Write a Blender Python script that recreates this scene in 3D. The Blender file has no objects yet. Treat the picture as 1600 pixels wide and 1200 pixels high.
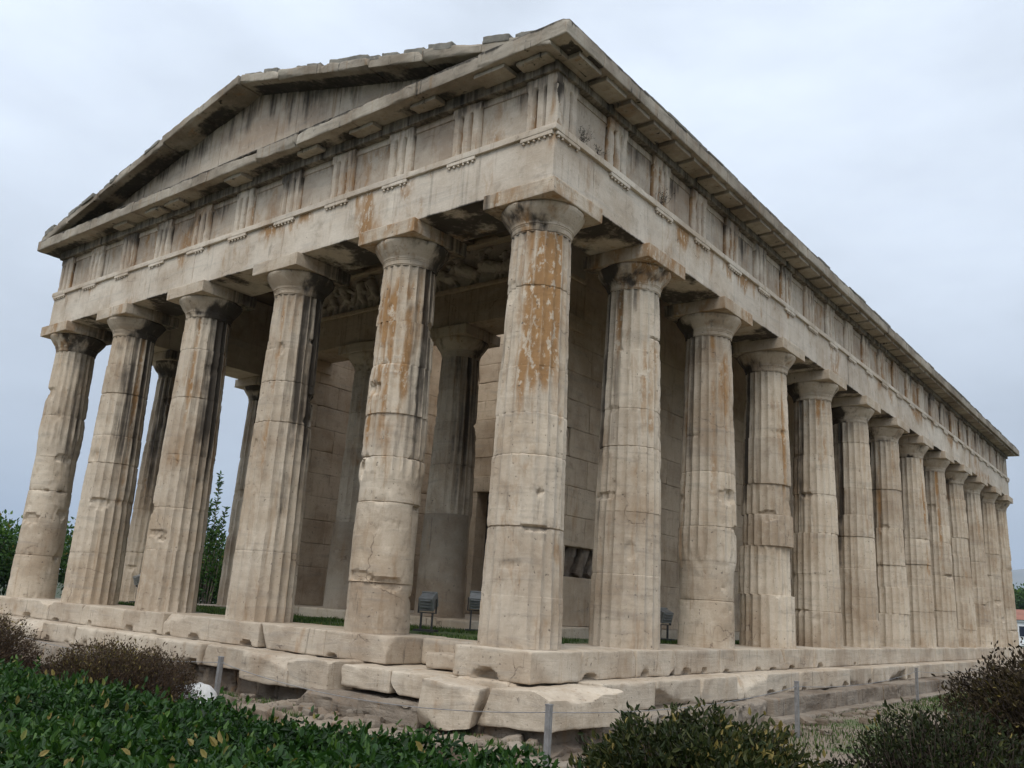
import bpy, math, random
import numpy as np
from mathutils import Matrix, Vector

scn = bpy.context.scene
col = scn.collection
R = math.radians

# ------------------------------------------------------------------ camera
cd = bpy.data.cameras.new("camera")
cam = bpy.data.objects.new("camera", cd)
col.objects.link(cam)
cd.sensor_width = 36.0
cd.sensor_fit = 'HORIZONTAL'
cd.lens = 31.03
cd.clip_start = 0.05
cd.clip_end = 30000
Rt = (0.7893918, 0.6108710, 0.0608046)
Dn = (-0.0998947, 0.2255496, -0.9690967)
Fw = (-0.6057075, 0.7589230, 0.2390698)
M = Matrix(((Rt[0], -Dn[0], -Fw[0], 6.0069), (Rt[1], -Dn[1], -Fw[1], -8.1070), (Rt[2], -Dn[2], -Fw[2], 0.5126), (0, 0, 0, 1)))
cam.matrix_world = M
scn.camera = cam
CAM = np.array((6.0069, -8.1070, 0.5126))

# ------------------------------------------------------------------ sky and sun
SUN_EL, SUN_AZ = R(52), R(158)          # azimuth clockwise from +y
w = bpy.data.worlds.new("World")
scn.world = w
w.use_nodes = True
nt = w.node_tree
for n in list(nt.nodes):
    nt.nodes.remove(n)
wo = nt.nodes.new("ShaderNodeOutputWorld")
bg = nt.nodes.new("ShaderNodeBackground")
bg.inputs["Strength"].default_value = 0.1
sky = nt.nodes.new("ShaderNodeTexSky")
sky.sky_type = 'NISHITA'
sky.sun_disc = False
sky.sun_elevation = SUN_EL
sky.sun_rotation = SUN_AZ
tc = nt.nodes.new("ShaderNodeTexCoord")
sep = nt.nodes.new("ShaderNodeSeparateXYZ")
nt.links.new(tc.outputs["Generated"], sep.inputs[0])
# overcast cloud layer: brighter overhead, broken by soft banks
mp = nt.nodes.new("ShaderNodeMapping")
mp.inputs["Scale"].default_value = (1.0, 1.0, 2.6)
mp.inputs["Rotation"].default_value = (0.0, 0.0, 0.5)
nt.links.new(tc.outputs["Generated"], mp.inputs[0])
cn = nt.nodes.new("ShaderNodeTexNoise")
cn.inputs["Scale"].default_value = 2.4
cn.inputs["Detail"].default_value = 6
cn.inputs["Roughness"].default_value = 0.52
nt.links.new(mp.outputs[0], cn.inputs["Vector"])
zr = nt.nodes.new("ShaderNodeMapRange")
zr.inputs["From Min"].default_value = 0.0
zr.inputs["From Max"].default_value = 0.62
zr.interpolation_type = 'SMOOTHSTEP'
nt.links.new(sep.outputs["Z"], zr.inputs["Value"])
cz = nt.nodes.new("ShaderNodeMix")
cz.data_type = 'RGBA'
cz.inputs[6].default_value = (5.9, 6.5, 7.3, 1)
cz.inputs[7].default_value = (9.6, 10.6, 12.0, 1)
nt.links.new(zr.outputs[0], cz.inputs[0])
nr = nt.nodes.new("ShaderNodeMapRange")
nr.inputs["From Min"].default_value = 0.3
nr.inputs["From Max"].default_value = 0.7
nr.inputs["To Min"].default_value = 0.80
nr.inputs["To Max"].default_value = 1.14
nt.links.new(cn.outputs["Fac"], nr.inputs["Value"])
# brighter toward the veiled sun
dot = nt.nodes.new("ShaderNodeVectorMath")
dot.operation = 'DOT_PRODUCT'
SD = (math.sin(SUN_AZ) * math.cos(SUN_EL), math.cos(SUN_AZ) * math.cos(SUN_EL), math.sin(SUN_EL))
dot.inputs[1].default_value = SD
nt.links.new(tc.outputs["Generated"], dot.inputs[0])
dr = nt.nodes.new("ShaderNodeMapRange")
dr.inputs["From Min"].default_value = 0.1
dr.inputs["From Max"].default_value = 1.0
dr.inputs["To Min"].default_value = 1.0
dr.inputs["To Max"].default_value = 1.9
nt.links.new(dot.outputs["Value"], dr.inputs["Value"])
mm = nt.nodes.new("ShaderNodeMath")
mm.operation = 'MULTIPLY'
nt.links.new(nr.outputs[0], mm.inputs[0])
nt.links.new(dr.outputs[0], mm.inputs[1])
vs = nt.nodes.new("ShaderNodeVectorMath")
vs.operation = 'SCALE'
nt.links.new(cz.outputs[2], vs.inputs[0])
nt.links.new(mm.outputs[0], vs.inputs["Scale"])
mx = nt.nodes.new("ShaderNodeMix")
mx.data_type = 'RGBA'
mx.inputs[0].default_value = 0.93
nt.links.new(sky.outputs[0], mx.inputs[6])
nt.links.new(vs.outputs[0], mx.inputs[7])
nt.links.new(mx.outputs[2], bg.inputs["Color"])
nt.links.new(bg.outputs[0], wo.inputs[0])

sd = bpy.data.lights.new("sun", 'SUN')
sd.energy = 1.5
sd.angle = R(25)
sd.color = (1.0, 0.93, 0.82)
sun = bpy.data.objects.new("sun", sd)
col.objects.link(sun)
sun.location = (20, -40, 50)
sun.rotation_euler = Vector(SD).to_track_quat('Z', 'Y').to_euler()

scn.view_settings.view_transform = 'Standard'
scn.view_settings.look = 'None'
scn.view_settings.exposure = 0.0
scn.view_settings.gamma = 1.0
scn.view_settings.use_curve_mapping = False
scn.cycles.max_bounces = 6
scn.cycles.diffuse_bounces = 2
scn.cycles.transparent_max_bounces = 8

# ------------------------------------------------------------------ noise
def _h(ix, iy, iz):
    n = (ix.astype(np.uint32) * np.uint32(73856093)) ^ (iy.astype(np.uint32) * np.uint32(19349663)) ^ (iz.astype(np.uint32) * np.uint32(83492791))
    n ^= n >> np.uint32(13)
    n *= np.uint32(1274126177)
    n ^= n >> np.uint32(16)
    n *= np.uint32(2246822519)
    n ^= n >> np.uint32(13)
    return (n & np.uint32(0xFFFFFF)).astype(np.float64) / 8388607.5 - 1.0

def vnoise(p):
    p = np.asarray(p, float)
    i = np.floor(p).astype(np.int64)
    f = p - i
    u = f * f * (3 - 2 * f)
    x, y, z = i[:, 0], i[:, 1], i[:, 2]
    def L(a, b, t): return a + (b - a) * t
    c00 = L(_h(x, y, z), _h(x + 1, y, z), u[:, 0])
    c10 = L(_h(x, y + 1, z), _h(x + 1, y + 1, z), u[:, 0])
    c01 = L(_h(x, y, z + 1), _h(x + 1, y, z + 1), u[:, 0])
    c11 = L(_h(x, y + 1, z + 1), _h(x + 1, y + 1, z + 1), u[:, 0])
    return L(L(c00, c10, u[:, 1]), L(c01, c11, u[:, 1]), u[:, 2])

def fbm(p, oct=3, gain=0.5):
    p = np.asarray(p, float)
    s = np.zeros(len(p)); a = 1.0; t = 0
    for o in range(oct):
        s += a * vnoise(p * (2.03 ** o) + 17.3 * o)
        t += a; a *= gain
    return s / t

def sst(a, b, x):
    t = np.clip((x - a) / (b - a), 0, 1)
    return t * t * (3 - 2 * t)

RNG = np.random.default_rng(7)
def rnd(a, b): return float(RNG.uniform(a, b))

# ------------------------------------------------------------------ mesh builder
class MB:
    def __init__(s):
        s.V = []; s.Q = []; s.T = []; s.n = 0; s.A = {'tint': [], 'ochre': [], 'black': []}
    def add(s, V, quads=None, tris=None, tint=0.5, ochre=0.0, black=0.0):
        V = np.asarray(V, float).reshape(-1, 3)
        k = len(V)
        s.V.append(V)
        if quads is not None and len(quads): s.Q.append(np.asarray(quads, np.int64).reshape(-1, 4) + s.n)
        if tris is not None and len(tris): s.T.append(np.asarray(tris, np.int64).reshape(-1, 3) + s.n)
        for nm, v in (('tint', tint), ('ochre', ochre), ('black', black)):
            s.A[nm].append(np.broadcast_to(np.asarray(v, float), (k,)))
        s.n += k

def build(name, mb, mat, parent=None, loc=(0, 0, 0), smooth=None):
    me = bpy.data.meshes.new(name)
    V = np.concatenate(mb.V) - np.asarray(loc, float)
    Q = np.concatenate(mb.Q) if mb.Q else np.zeros((0, 4), np.int64)
    T = np.concatenate(mb.T) if mb.T else np.zeros((0, 3), np.int64)
    me.vertices.add(len(V))
    me.vertices.foreach_set("co", V.astype(np.float32).ravel())
    nl = Q.size + T.size
    me.loops.add(nl)
    me.loops.foreach_set("vertex_index", np.concatenate([Q.ravel(), T.ravel()]).astype(np.int32))
    me.polygons.add(len(Q) + len(T))
    st = np.concatenate([np.arange(len(Q)) * 4, Q.size + np.arange(len(T)) * 3]).astype(np.int32)
    me.polygons.foreach_set("loop_start", st)
    for nm, arr in mb.A.items():
        at = me.attributes.new(nm, 'FLOAT', 'POINT')
        at.data.foreach_set("value", np.concatenate(arr).astype(np.float32))
    me.update(calc_edges=True)
    me.validate()
    if smooth is not None:
        me.shade_smooth()
        me.set_sharp_from_angle(angle=R(smooth))
    else:
        me.shade_flat()
    me.materials.append(mat)
    o = bpy.data.objects.new(name, me)
    col.objects.link(o)
    wl = np.asarray(loc, float)
    o['_w'] = [float(a) for a in wl]
    if parent is not None:
        o.parent = parent
        wl = wl - np.array(parent['_w'])
    o.location = wl
    return o

def empty(name, loc, label=None, cat=None, group=None, parent=None):
    o = bpy.data.objects.new(name, None)
    o.empty_display_size = 0.3
    col.objects.link(o)
    o['_w'] = [float(a) for a in loc]
    wl = np.asarray(loc, float)
    if parent is not None:
        o.parent = parent
        wl = wl - np.array(parent['_w'])
    o.location = wl
    if label: tag(o, label, cat, group)
    return o

def tag(o, label=None, cat=None, group=None, kind=None):
    if label: o['label'] = label
    if cat: o['category'] = cat
    if group: o['group'] = group
    if kind: o['kind'] = kind
    return o

def grid_faces(nu, nv, wrap=False, off=0):
    u = np.arange(nu if wrap else nu - 1); v = np.arange(nv - 1)
    U, Vv = np.meshgrid(u, v)
    U = U.ravel(); Vv = Vv.ravel(); U2 = (U + 1) % nu
    return np.stack([Vv * nu + U, Vv * nu + U2, (Vv + 1) * nu + U2, (Vv + 1) * nu + U], 1) + off

# weathered stone block: box whose edges are worn by a noisy radius, faces gently uneven
def axis_pts(a, b, cell, e):
    L = b - a
    n = max(1, int(round(L / cell)))
    p = list(np.linspace(a, b, n + 1))
    for d in (e * 0.35, e, e * 2.2):
        if d < L * 0.3:
            p += [a + d, b - d]
    return np.unique(np.round(p, 5))

def block(mb, lo, hi, cell=0.1, r=0.008, rv=0.03, amp=0.003, nf=3.0, tint=None, ochre=0, black=0, notch=None, fn=None, skip=(), big=0.0, pit=0.0, frac=0, fdir=None, fcut=0.22):
    l0 = np.array(lo, float); h0 = np.array(hi, float)
    lo = np.minimum(l0, h0); hi = np.maximum(l0, h0)
    e = min(r + rv * 0.4, 0.04)
    ax = [axis_pts(lo[i], hi[i], cell, e) for i in range(3)]
    P = []; F = []; n = 0
    for d in range(3):
        a, b = (d + 1) % 3, (d + 2) % 3
        A, B = np.meshgrid(ax[a], ax[b])
        for side in (0, 1):
            if (d, side) in skip: continue
            p = np.zeros((A.size, 3))
            p[:, a] = A.ravel(); p[:, b] = B.ravel(); p[:, d] = (lo, hi)[side][d]
            f = grid_faces(len(ax[a]), len(ax[b]), off=n)
            if side == 0: f = f[:, ::-1]
            P.append(p); F.append(f); n += len(p)
    P = np.concatenate(P); F = np.concatenate(F)
    key = np.round(P * 2e4).astype(np.int64)
    _, idx, inv = np.unique(key, axis=0, return_index=True, return_inverse=True)
    inv = np.asarray(inv).ravel()
    P = P[idx]; F = inv[F]
    so = RNG.uniform(-50, 50, 3)
    nz = fbm(P * nf + so, 4, 0.6)
    nz2 = vnoise(P * (nf * 0.6) + so + 31)
    rad = r + rv * np.clip(nz * 1.3 + 0.1, 0, 1) ** 1.5 * (1 + 1.2 * np.clip(nz2, 0, 1))
    rad = np.minimum(rad, 0.49 * (hi - lo).min())
    q = np.clip(P, lo + rad[:, None], hi - rad[:, None])
    d = P - q
    L = np.linalg.norm(d, axis=1); L[L < 1e-9] = 1e-9
    N = d / L[:, None]
    P2 = q + N * rad[:, None]
    P2 += N * (amp * fbm(P * nf * 2.2 + so, 3))[:, None]
    if big > 0:
        P2 += np.stack([fbm(P * 1.7 + so + k * 9, 4, 0.55) for k in range(3)], 1) * big
    if pit > 0:
        pz = sst(0.35, 0.7, vnoise(P * np.array([5, 5, 7]) + so))
        P2 -= N * (pit * pz)[:, None]
    if notch is not None:
        for (c, sx, sz, dep) in notch:
            c = np.array(c)
            dd = P - c
            hx = np.minimum(np.abs(dd[:, 0]), np.abs(dd[:, 1])) * 0
            horiz = np.sqrt(dd[:, 0] ** 2 + dd[:, 1] ** 2)
            k = 1 - sst(0.6, 1.0, np.sqrt((horiz / sx) ** 2 + (dd[:, 2] / sz) ** 2))
            P2[:, :2] -= N[:, :2] * (k * dep)[:, None]
    for _ in range(int(frac)):
        # a broken-off piece: everything beyond a tilted plane is sheared away, leaving a rough facet
        sg = np.array([RNG.choice([-1, 1]), RNG.choice([-1, 1]), RNG.choice([-1, 1, 1])], float)
        if fdir is not None: sg = np.where(np.array(fdir) != 0, np.array(fdir, float), sg)
        half = (hi - lo) / 2
        nrm = sg * RNG.uniform(0.25, 1.0, 3)
        if RNG.random() < 0.45: nrm[int(np.argmax(half))] *= 0.12
        nrm /= np.linalg.norm(nrm)
        reach = np.abs(nrm) @ half
        cutd = RNG.uniform(0.035, 0.13) if RNG.random() < 0.8 else RNG.uniform(0.12, 0.22)
        cutd = min(cutd, fcut * RNG.uniform(0.5, 1.0))
        dd = (P2 - (lo + hi) / 2) @ nrm - (reach - min(cutd, 0.6 * reach))
        dd += 0.022 * fbm(P2 * 6 + so, 3) + 0.05 * vnoise(P2 * 2.3 + so)
        P2 -= np.clip(dd, 0, None)[:, None] * nrm
    if fn is not None:
        P2 = fn(P2)
    t = rnd(0.25, 0.75) if tint is None else tint
    if callable(ochre): ochre = ochre(P2)
    if callable(black): black = black(P2)
    mb.add(P2, F, tint=t, ochre=ochre, black=black)

def tube(mb, pts, rad, sides=6, tint=0.5, cap=True):
    pts = np.asarray(pts, float)
    n = len(pts)
    rad = np.broadcast_to(np.asarray(rad, float), (n,))
    t = np.gradient(pts, axis=0)
    t /= np.linalg.norm(t, axis=1)[:, None] + 1e-12
    up = np.array([0.13, 0.31, 0.94]) if abs(t[0, 2]) < 0.9 else np.array([0.95, 0.2, 0.1])
    a = np.cross(t, up); a /= np.linalg.norm(a, axis=1)[:, None] + 1e-12
    b = np.cross(t, a)
    th = np.arange(sides) / sides * 2 * np.pi
    V = pts[:, None, :] + rad[:, None, None] * (a[:, None, :] * np.cos(th)[None, :, None] + b[:, None, :] * np.sin(th)[None, :, None])
    V = V.reshape(-1, 3)
    f = grid_faces(sides, n, wrap=True)
    tr = []
    if cap:
        V = np.concatenate([V, pts[:1], pts[-1:]])
        c0, c1 = n * sides, n * sides + 1
        for k in range(sides):
            tr.append((c0, k, (k + 1) % sides)); tr.append((c1, (n - 1) * sides + (k + 1) % sides, (n - 1) * sides + k))
    mb.add(V, f, tr, tint=tint)

def box(mb, lo, hi, tint=0.5, rot=None, c=None):
    x0, y0, z0 = lo; x1, y1, z1 = hi
    V = np.array([(x0, y0, z0), (x1, y0, z0), (x1, y1, z0), (x0, y1, z0), (x0, y0, z1), (x1, y0, z1), (x1, y1, z1), (x0, y1, z1)], float)
    if rot is not None:
        c = np.array(c if c is not None else (0, 0, 0), float)
        V = (V - c) @ np.array(rot).T + c
    mb.add(V, [(0, 3, 2, 1), (4, 5, 6, 7), (0, 1, 5, 4), (1, 2, 6, 5), (2, 3, 7, 6), (3, 0, 4, 7)], tint=tint)

# ------------------------------------------------------------------ materials
class NB:
    def __init__(s, name):
        s.m = bpy.data.materials.new(name); s.m.use_nodes = True
        s.t = s.m.node_tree
        for n in list(s.t.nodes): s.t.nodes.remove(n)
        s.out = s.t.nodes.new("ShaderNodeOutputMaterial")
        s.p = s.t.nodes.new("ShaderNodeBsdfPrincipled")
        s.t.links.new(s.p.outputs[0], s.out.inputs[0])
        s.g = s.t.nodes.new("ShaderNodeNewGeometry")
    def L(s, a, b): s.t.links.new(a, b)
    def pos(s, sc=(1, 1, 1), off=(0, 0, 0)):
        n = s.t.nodes.new("ShaderNodeMapping")
        n.inputs["Scale"].default_value = sc; n.inputs["Location"].default_value = off
        s.L(s.g.outputs["Position"], n.inputs[0]); return n.outputs[0]
    def noise(s, v, scale, detail=5, rough=0.55, dist=0.0):
        n = s.t.nodes.new("ShaderNodeTexNoise")
        n.inputs["Scale"].default_value = scale; n.inputs["Detail"].default_value = detail
        n.inputs["Roughness"].default_value = rough; n.inputs["Distortion"].default_value = dist
        s.L(v, n.inputs["Vector"]); return n.outputs["Fac"]
    def rng(s, v, a, b, c=0.0, d=1.0, smooth=True):
        n = s.t.nodes.new("ShaderNodeMapRange")
        n.inputs["From Min"].default_value = a; n.inputs["From Max"].default_value = b
        n.inputs["To Min"].default_value = c; n.inputs["To Max"].default_value = d
        if smooth: n.interpolation_type = 'SMOOTHSTEP'
        s.L(v, n.inputs["Value"]); return n.outputs[0]
    def math(s, op, a, b=None):
        n = s.t.nodes.new("ShaderNodeMath"); n.operation = op
        for k, v in enumerate((a, b)):
            if v is None: continue
            if isinstance(v, (int, float)): n.inputs[k].default_value = v
            else: s.L(v, n.inputs[k])
        return n.outputs[0]
    def mix(s, f, a, b, mode='MIX'):
        n = s.t.nodes.new("ShaderNodeMix"); n.data_type = 'RGBA'; n.blend_type = mode
        for k, v in ((0, f), (6, a), (7, b)):
            if isinstance(v, (int, float)): n.inputs[k].default_value = v
            elif isinstance(v, tuple): n.inputs[k].default_value = (*v, 1) if len(v) == 3 else v
            else: s.L(v, n.inputs[k])
        return n.outputs[2]
    def attr(s, name):
        n = s.t.nodes.new("ShaderNodeAttribute"); n.attribute_name = name; return n.outputs["Fac"]
    def bump(s, h, strength, dist):
        n = s.t.nodes.new("ShaderNodeBump")
        n.inputs["Strength"].default_value = strength; n.inputs["Distance"].default_value = dist
        s.L(h, n.inputs["Height"]); s.L(n.outputs[0], s.p.inputs["Normal"])

def marble(name, light, brown, grey, ochre_amt=0.25, streak=0.5, bumpd=0.012, dark_pits=0.5, crust=0.35, grime=(0.034, 0.027, 0.021)):
    b = NB(name)
    p1 = b.pos()
    big = b.noise(p1, 0.9, 5, 0.6)
    mid = b.noise(p1, 5.0, 7, 0.65, 0.4)
    fine = b.noise(p1, 38.0, 6, 0.7)
    vert = b.noise(b.pos((7, 7, 0.55)), 1.6, 6, 0.6, 0.3)
    bed = b.noise(b.pos((0.8, 0.8, 7.0), (3, 1, 5)), 1.3, 6, 0.6, 0.8)
    ti = b.attr('tint')
    c = b.mix(b.rng(big, 0.35, 0.68), light, brown)
    c = b.mix(b.math('MULTIPLY', b.rng(bed, 0.5, 0.72), 0.45), c, grey)
    c = b.mix(b.math('MULTIPLY', b.rng(mid, 0.52, 0.75), 0.5), c, tuple(x * 0.62 for x in brown))
    c = b.mix(b.math('MULTIPLY', b.rng(mid, 0.48, 0.28), 0.4), c, tuple(min(1, x * 1.14) for x in light))
    # general patina runs
    c = b.mix(b.math('MULTIPLY', b.rng(vert, 0.55, 0.78), streak), c, (0.27, 0.17, 0.088))
    # block to block variation
    c = b.mix(1.0, c, b.mix(ti, (0.80, 0.77, 0.74), (1.12, 1.10, 1.06)), 'MULTIPLY')
    # orange patina
    on = b.noise(b.pos((2.4, 2.4, 0.8), (9, 2, 4)), 1.5, 6, 0.62, 0.5)
    flake = b.rng(b.noise(b.pos((1, 1, 0.55)), 13.0, 6, 0.66), 0.38, 0.47)
    oa = b.attr('ochre')
    of = b.math('MULTIPLY', b.rng(b.math('ADD', on, b.math('MULTIPLY', oa, 0.42)), 0.56, 0.86), flake)
    of2 = b.math('MULTIPLY', b.rng(on, 0.60, 0.76), ochre_amt)
    of = b.math('MAXIMUM', b.math('MULTIPLY', of, 0.92), of2)
    c = b.mix(of, c, b.mix(mid, (0.40, 0.215, 0.075), (0.22, 0.115, 0.048)))
    # black crust runs; the attribute also carries painted soffit shade
    bn = b.noise(b.pos((9, 9, 0.5), (1, 7, 2)), 1.3, 6, 0.62, 0.4)
    bn2 = b.noise(p1, 2.6, 6, 0.65)
    ba = b.attr('black')
    bs = b.math('ADD', b.math('MULTIPLY', bn, 0.68), b.math('MULTIPLY', bn2, 0.32))
    bf = b.rng(b.math('ADD', bs, b.math('MULTIPLY', ba, 0.50)), 0.58, 0.94)
    bf2 = b.math('MULTIPLY', b.rng(bs, 0.585, 0.66), crust)
    bf = b.math('MAXIMUM', b.math('MULTIPLY', bf, 0.93), bf2)
    c = b.mix(bf, c, grime)
    # hairline cracks
    vd = b.t.nodes.new("ShaderNodeVectorMath"); vd.operation = 'ADD'
    nv = b.t.nodes.new("ShaderNodeTexNoise"); nv.inputs["Scale"].default_value = 2.2; nv.inputs["Detail"].default_value = 5
    b.L(p1, nv.inputs["Vector"])
    sc_ = b.t.nodes.new("ShaderNodeVectorMath"); sc_.operation = 'SCALE'; sc_.inputs["Scale"].default_value = 0.55
    b.L(nv.outputs["Color"], sc_.inputs[0]); b.L(b.pos((0.75, 0.75, 0.95)), vd.inputs[0]); b.L(sc_.outputs[0], vd.inputs[1])
    vo = b.t.nodes.new("ShaderNodeTexVoronoi"); vo.feature = 'DISTANCE_TO_EDGE'; vo.inputs["Scale"].default_value = 1.15
    b.L(vd.outputs[0], vo.inputs["Vector"])
    crk = b.math('MULTIPLY', b.rng(vo.outputs["Distance"], 0.0, 0.006, 1.0, 0.0), b.rng(big, 0.54, 0.62))
    c = b.mix(b.math('MULTIPLY', crk, 0.5), c, (0.09, 0.055, 0.042))
    # small pits and lichen
    pit = b.rng(b.noise(p1, 22.0, 3, 0.5), 0.66, 0.74)
    c = b.mix(b.math('MULTIPLY', pit, dark_pits), c, (0.12, 0.10, 0.08))
    c = b.mix(b.math('MULTIPLY', b.rng(fine, 0.3, 0.7), 0.3), c, b.mix(1.0, c, (0.72, 0.70, 0.66), 'MULTIPLY'))
    b.L(c, b.p.inputs["Base Color"])
    b.p.inputs["Roughness"].default_value = 0.88
    b.p.inputs["Specular IOR Level"].default_value = 0.25
    h = b.math('ADD', b.math('MULTIPLY', mid, 0.8), b.math('MULTIPLY', fine, 0.25))
    h = b.math('ADD', h, b.math('MULTIPLY', bed, 0.7))
    h = b.math('SUBTRACT', h, b.math('MULTIPLY', pit, 0.5))
    h = b.math('SUBTRACT', h, b.math('MULTIPLY', crk, 0.9))
    b.bump(h, 0.7, bumpd)
    return b.m

M_COL = marble("marble_column", (0.59, 0.51, 0.41), (0.42, 0.33, 0.24), (0.31, 0.275, 0.235), 0.22, 0.60, 0.018, 0.75, 0.35)
M_ENT = marble("marble_entablature", (0.66, 0.59, 0.50), (0.49, 0.405, 0.315), (0.43, 0.395, 0.35), 0.22, 0.50, 0.010, 0.35, 0.28)
M_FRI = marble("marble_frieze", (0.57, 0.50, 0.415), (0.40, 0.315, 0.24), (0.36, 0.325, 0.285), 0.35, 0.8, 0.014, 0.4, 0.55)
M_GEI = marble("marble_cornice", (0.42, 0.375, 0.31), (0.22, 0.18, 0.135), (0.15, 0.14, 0.115), 0.12, 0.7, 0.022, 0.5, 1.0, (0.026, 0.022, 0.017))
M_REL = marble("marble_relief", (0.56, 0.50, 0.43), (0.46, 0.40, 0.335), (0.42, 0.39, 0.35), 0.03, 0.25, 0.008, 0.4, 0.1)
M_ROCK = marble("rough_bedrock", (0.31, 0.26, 0.205), (0.18, 0.135, 0.10), (0.22, 0.20, 0.17), 0.25, 0.6, 0.05, 0.9, 0.6)
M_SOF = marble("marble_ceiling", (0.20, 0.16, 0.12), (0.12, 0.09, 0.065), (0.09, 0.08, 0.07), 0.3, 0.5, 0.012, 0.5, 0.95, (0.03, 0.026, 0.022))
M_WALL = marble("marble_wall", (0.58, 0.475, 0.36), (0.41, 0.31, 0.215), (0.34, 0.30, 0.25), 0.3, 0.4, 0.014, 0.7, 0.4)
M_STEP = marble("marble_step", (0.57, 0.495, 0.40), (0.41, 0.325, 0.24), (0.31, 0.285, 0.25), 0.35, 0.45, 0.022, 0.6, 0.5)
M_PORO = marble("poros_stone", (0.31, 0.265, 0.215), (0.175, 0.135, 0.10), (0.22, 0.205, 0.18), 0.15, 0.7, 0.06, 0.9, 0.9)
M_CEM = marble("grey_patch_stone", (0.40, 0.345, 0.28), (0.28, 0.215, 0.155), (0.30, 0.27, 0.23), 0.2, 0.6, 0.01, 0.5, 0.4)

def simple(name, c1, c2, rough=0.7, scale=8, metal=0.0, bumpd=0.003, spec=0.4):
    b = NB(name)
    n = b.noise(b.pos(), scale, 6, 0.6)
    c = b.mix(b.rng(n, 0.3, 0.7), c1, c2)
    b.L(c, b.p.inputs["Base Color"])
    b.p.inputs["Roughness"].default_value = rough
    b.p.inputs["Metallic"].default_value = metal
    b.p.inputs["Specular IOR Level"].default_value = spec
    b.bump(b.noise(b.pos(), scale * 5, 4, 0.6), 0.5, bumpd)
    return b.m

def leafmat(name, dark, mid, lite, rough=0.4, trans=0.25, spec=0.5):
    b = NB(name)
    ti = b.attr('tint')
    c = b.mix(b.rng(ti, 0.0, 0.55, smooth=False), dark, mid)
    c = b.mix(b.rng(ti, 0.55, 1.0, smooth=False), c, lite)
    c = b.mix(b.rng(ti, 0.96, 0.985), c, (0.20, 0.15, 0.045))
    n = b.noise(b.pos(), 40, 3, 0.5)
    c = b.mix(b.math('MULTIPLY', b.rng(n, 0.4, 0.7), 0.35), c, b.mix(1.0, c, (0.6, 0.65, 0.5), 'MULTIPLY'))
    b.L(c, b.p.inputs["Base Color"])
    b.p.inputs["Roughness"].default_value = rough
    b.p.inputs["Specular IOR Level"].default_value = spec
    tr = b.t.nodes.new("ShaderNodeBsdfTranslucent")
    b.L(b.mix(1.0, c, (1.2, 1.5, 0.5), 'MULTIPLY'), tr.inputs["Color"])
    ms = b.t.nodes.new("ShaderNodeMixShader"); ms.inputs[0].default_value = trans
    b.L(b.p.outputs[0], ms.inputs[1]); b.L(tr.outputs[0], ms.inputs[2]); b.L(ms.outputs[0], b.out.inputs[0])
    return b.m

M_HEDGE = leafmat("hedge_leaf", (0.006, 0.017, 0.003), (0.021, 0.058, 0.009), (0.072, 0.128, 0.021), 0.48, 0.16, 0.22)
M_BROWN = leafmat("brown_leaf", (0.030, 0.016, 0.010), (0.068, 0.040, 0.021), (0.105, 0.080, 0.034), 0.65, 0.15, 0.2)
M_MIXED = leafmat("shrub_leaf", (0.014, 0.009, 0.005), (0.020, 0.030, 0.008), (0.075, 0.072, 0.022), 0.55, 0.12, 0.15)
M_RUST = leafmat("rusty_leaf", (0.012, 0.008, 0.005), (0.036, 0.024, 0.012), (0.080, 0.060, 0.022), 0.6, 0.12, 0.12)
M_TREE = leafmat("tree_leaf", (0.012, 0.030, 0.008), (0.045, 0.095, 0.02), (0.12, 0.19, 0.045), 0.6, 0.25, 0.2)
M_GRASSB = leafmat("grass_blade", (0.03, 0.05, 0.012), (0.05, 0.095, 0.02), (0.12, 0.16, 0.05), 0.6, 0.25, 0.2)
M_TWIG = simple("twig_bark", (0.045, 0.030, 0.022), (0.085, 0.060, 0.044), 0.85, 30)
M_BARK = simple("tree_bark", (0.09, 0.07, 0.05), (0.17, 0.14, 0.11), 0.9, 14)
M_POST = simple("galvanised_metal", (0.23, 0.22, 0.21), (0.32, 0.31, 0.30), 0.5, 18, 0.5)
M_WHITE = simple("white_plastic", (0.74, 0.74, 0.73), (0.52, 0.50, 0.46), 0.35, 6, 0, 0.002, 0.5)
M_LAMP = simple("grey_lamp_casing", (0.20, 0.20, 0.19), (0.30, 0.30, 0.29), 0.4, 12, 0.3)
M_LAMPD = simple("dark_lamp_metal", (0.035, 0.035, 0.035), (0.07, 0.065, 0.06), 0.5, 12, 0.3)
M_TILE = simple("mossy_roof_tile", (0.13, 0.12, 0.10), (0.24, 0.22, 0.18), 0.9, 5, 0, 0.02)
M_DOORW = simple("dark_door", (0.020, 0.016, 0.013), (0.04, 0.03, 0.024), 0.6, 6)
M_HOUSE = simple("white_render", (0.70, 0.70, 0.68), (0.78, 0.78, 0.76), 0.8, 0.4)
M_REDT = simple("red_roof_tile", (0.20, 0.085, 0.055), (0.28, 0.12, 0.08), 0.85, 0.8)
M_PANE = simple("dark_window_pane", (0.015, 0.018, 0.03), (0.025, 0.03, 0.045), 0.12, 0.5)

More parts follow.
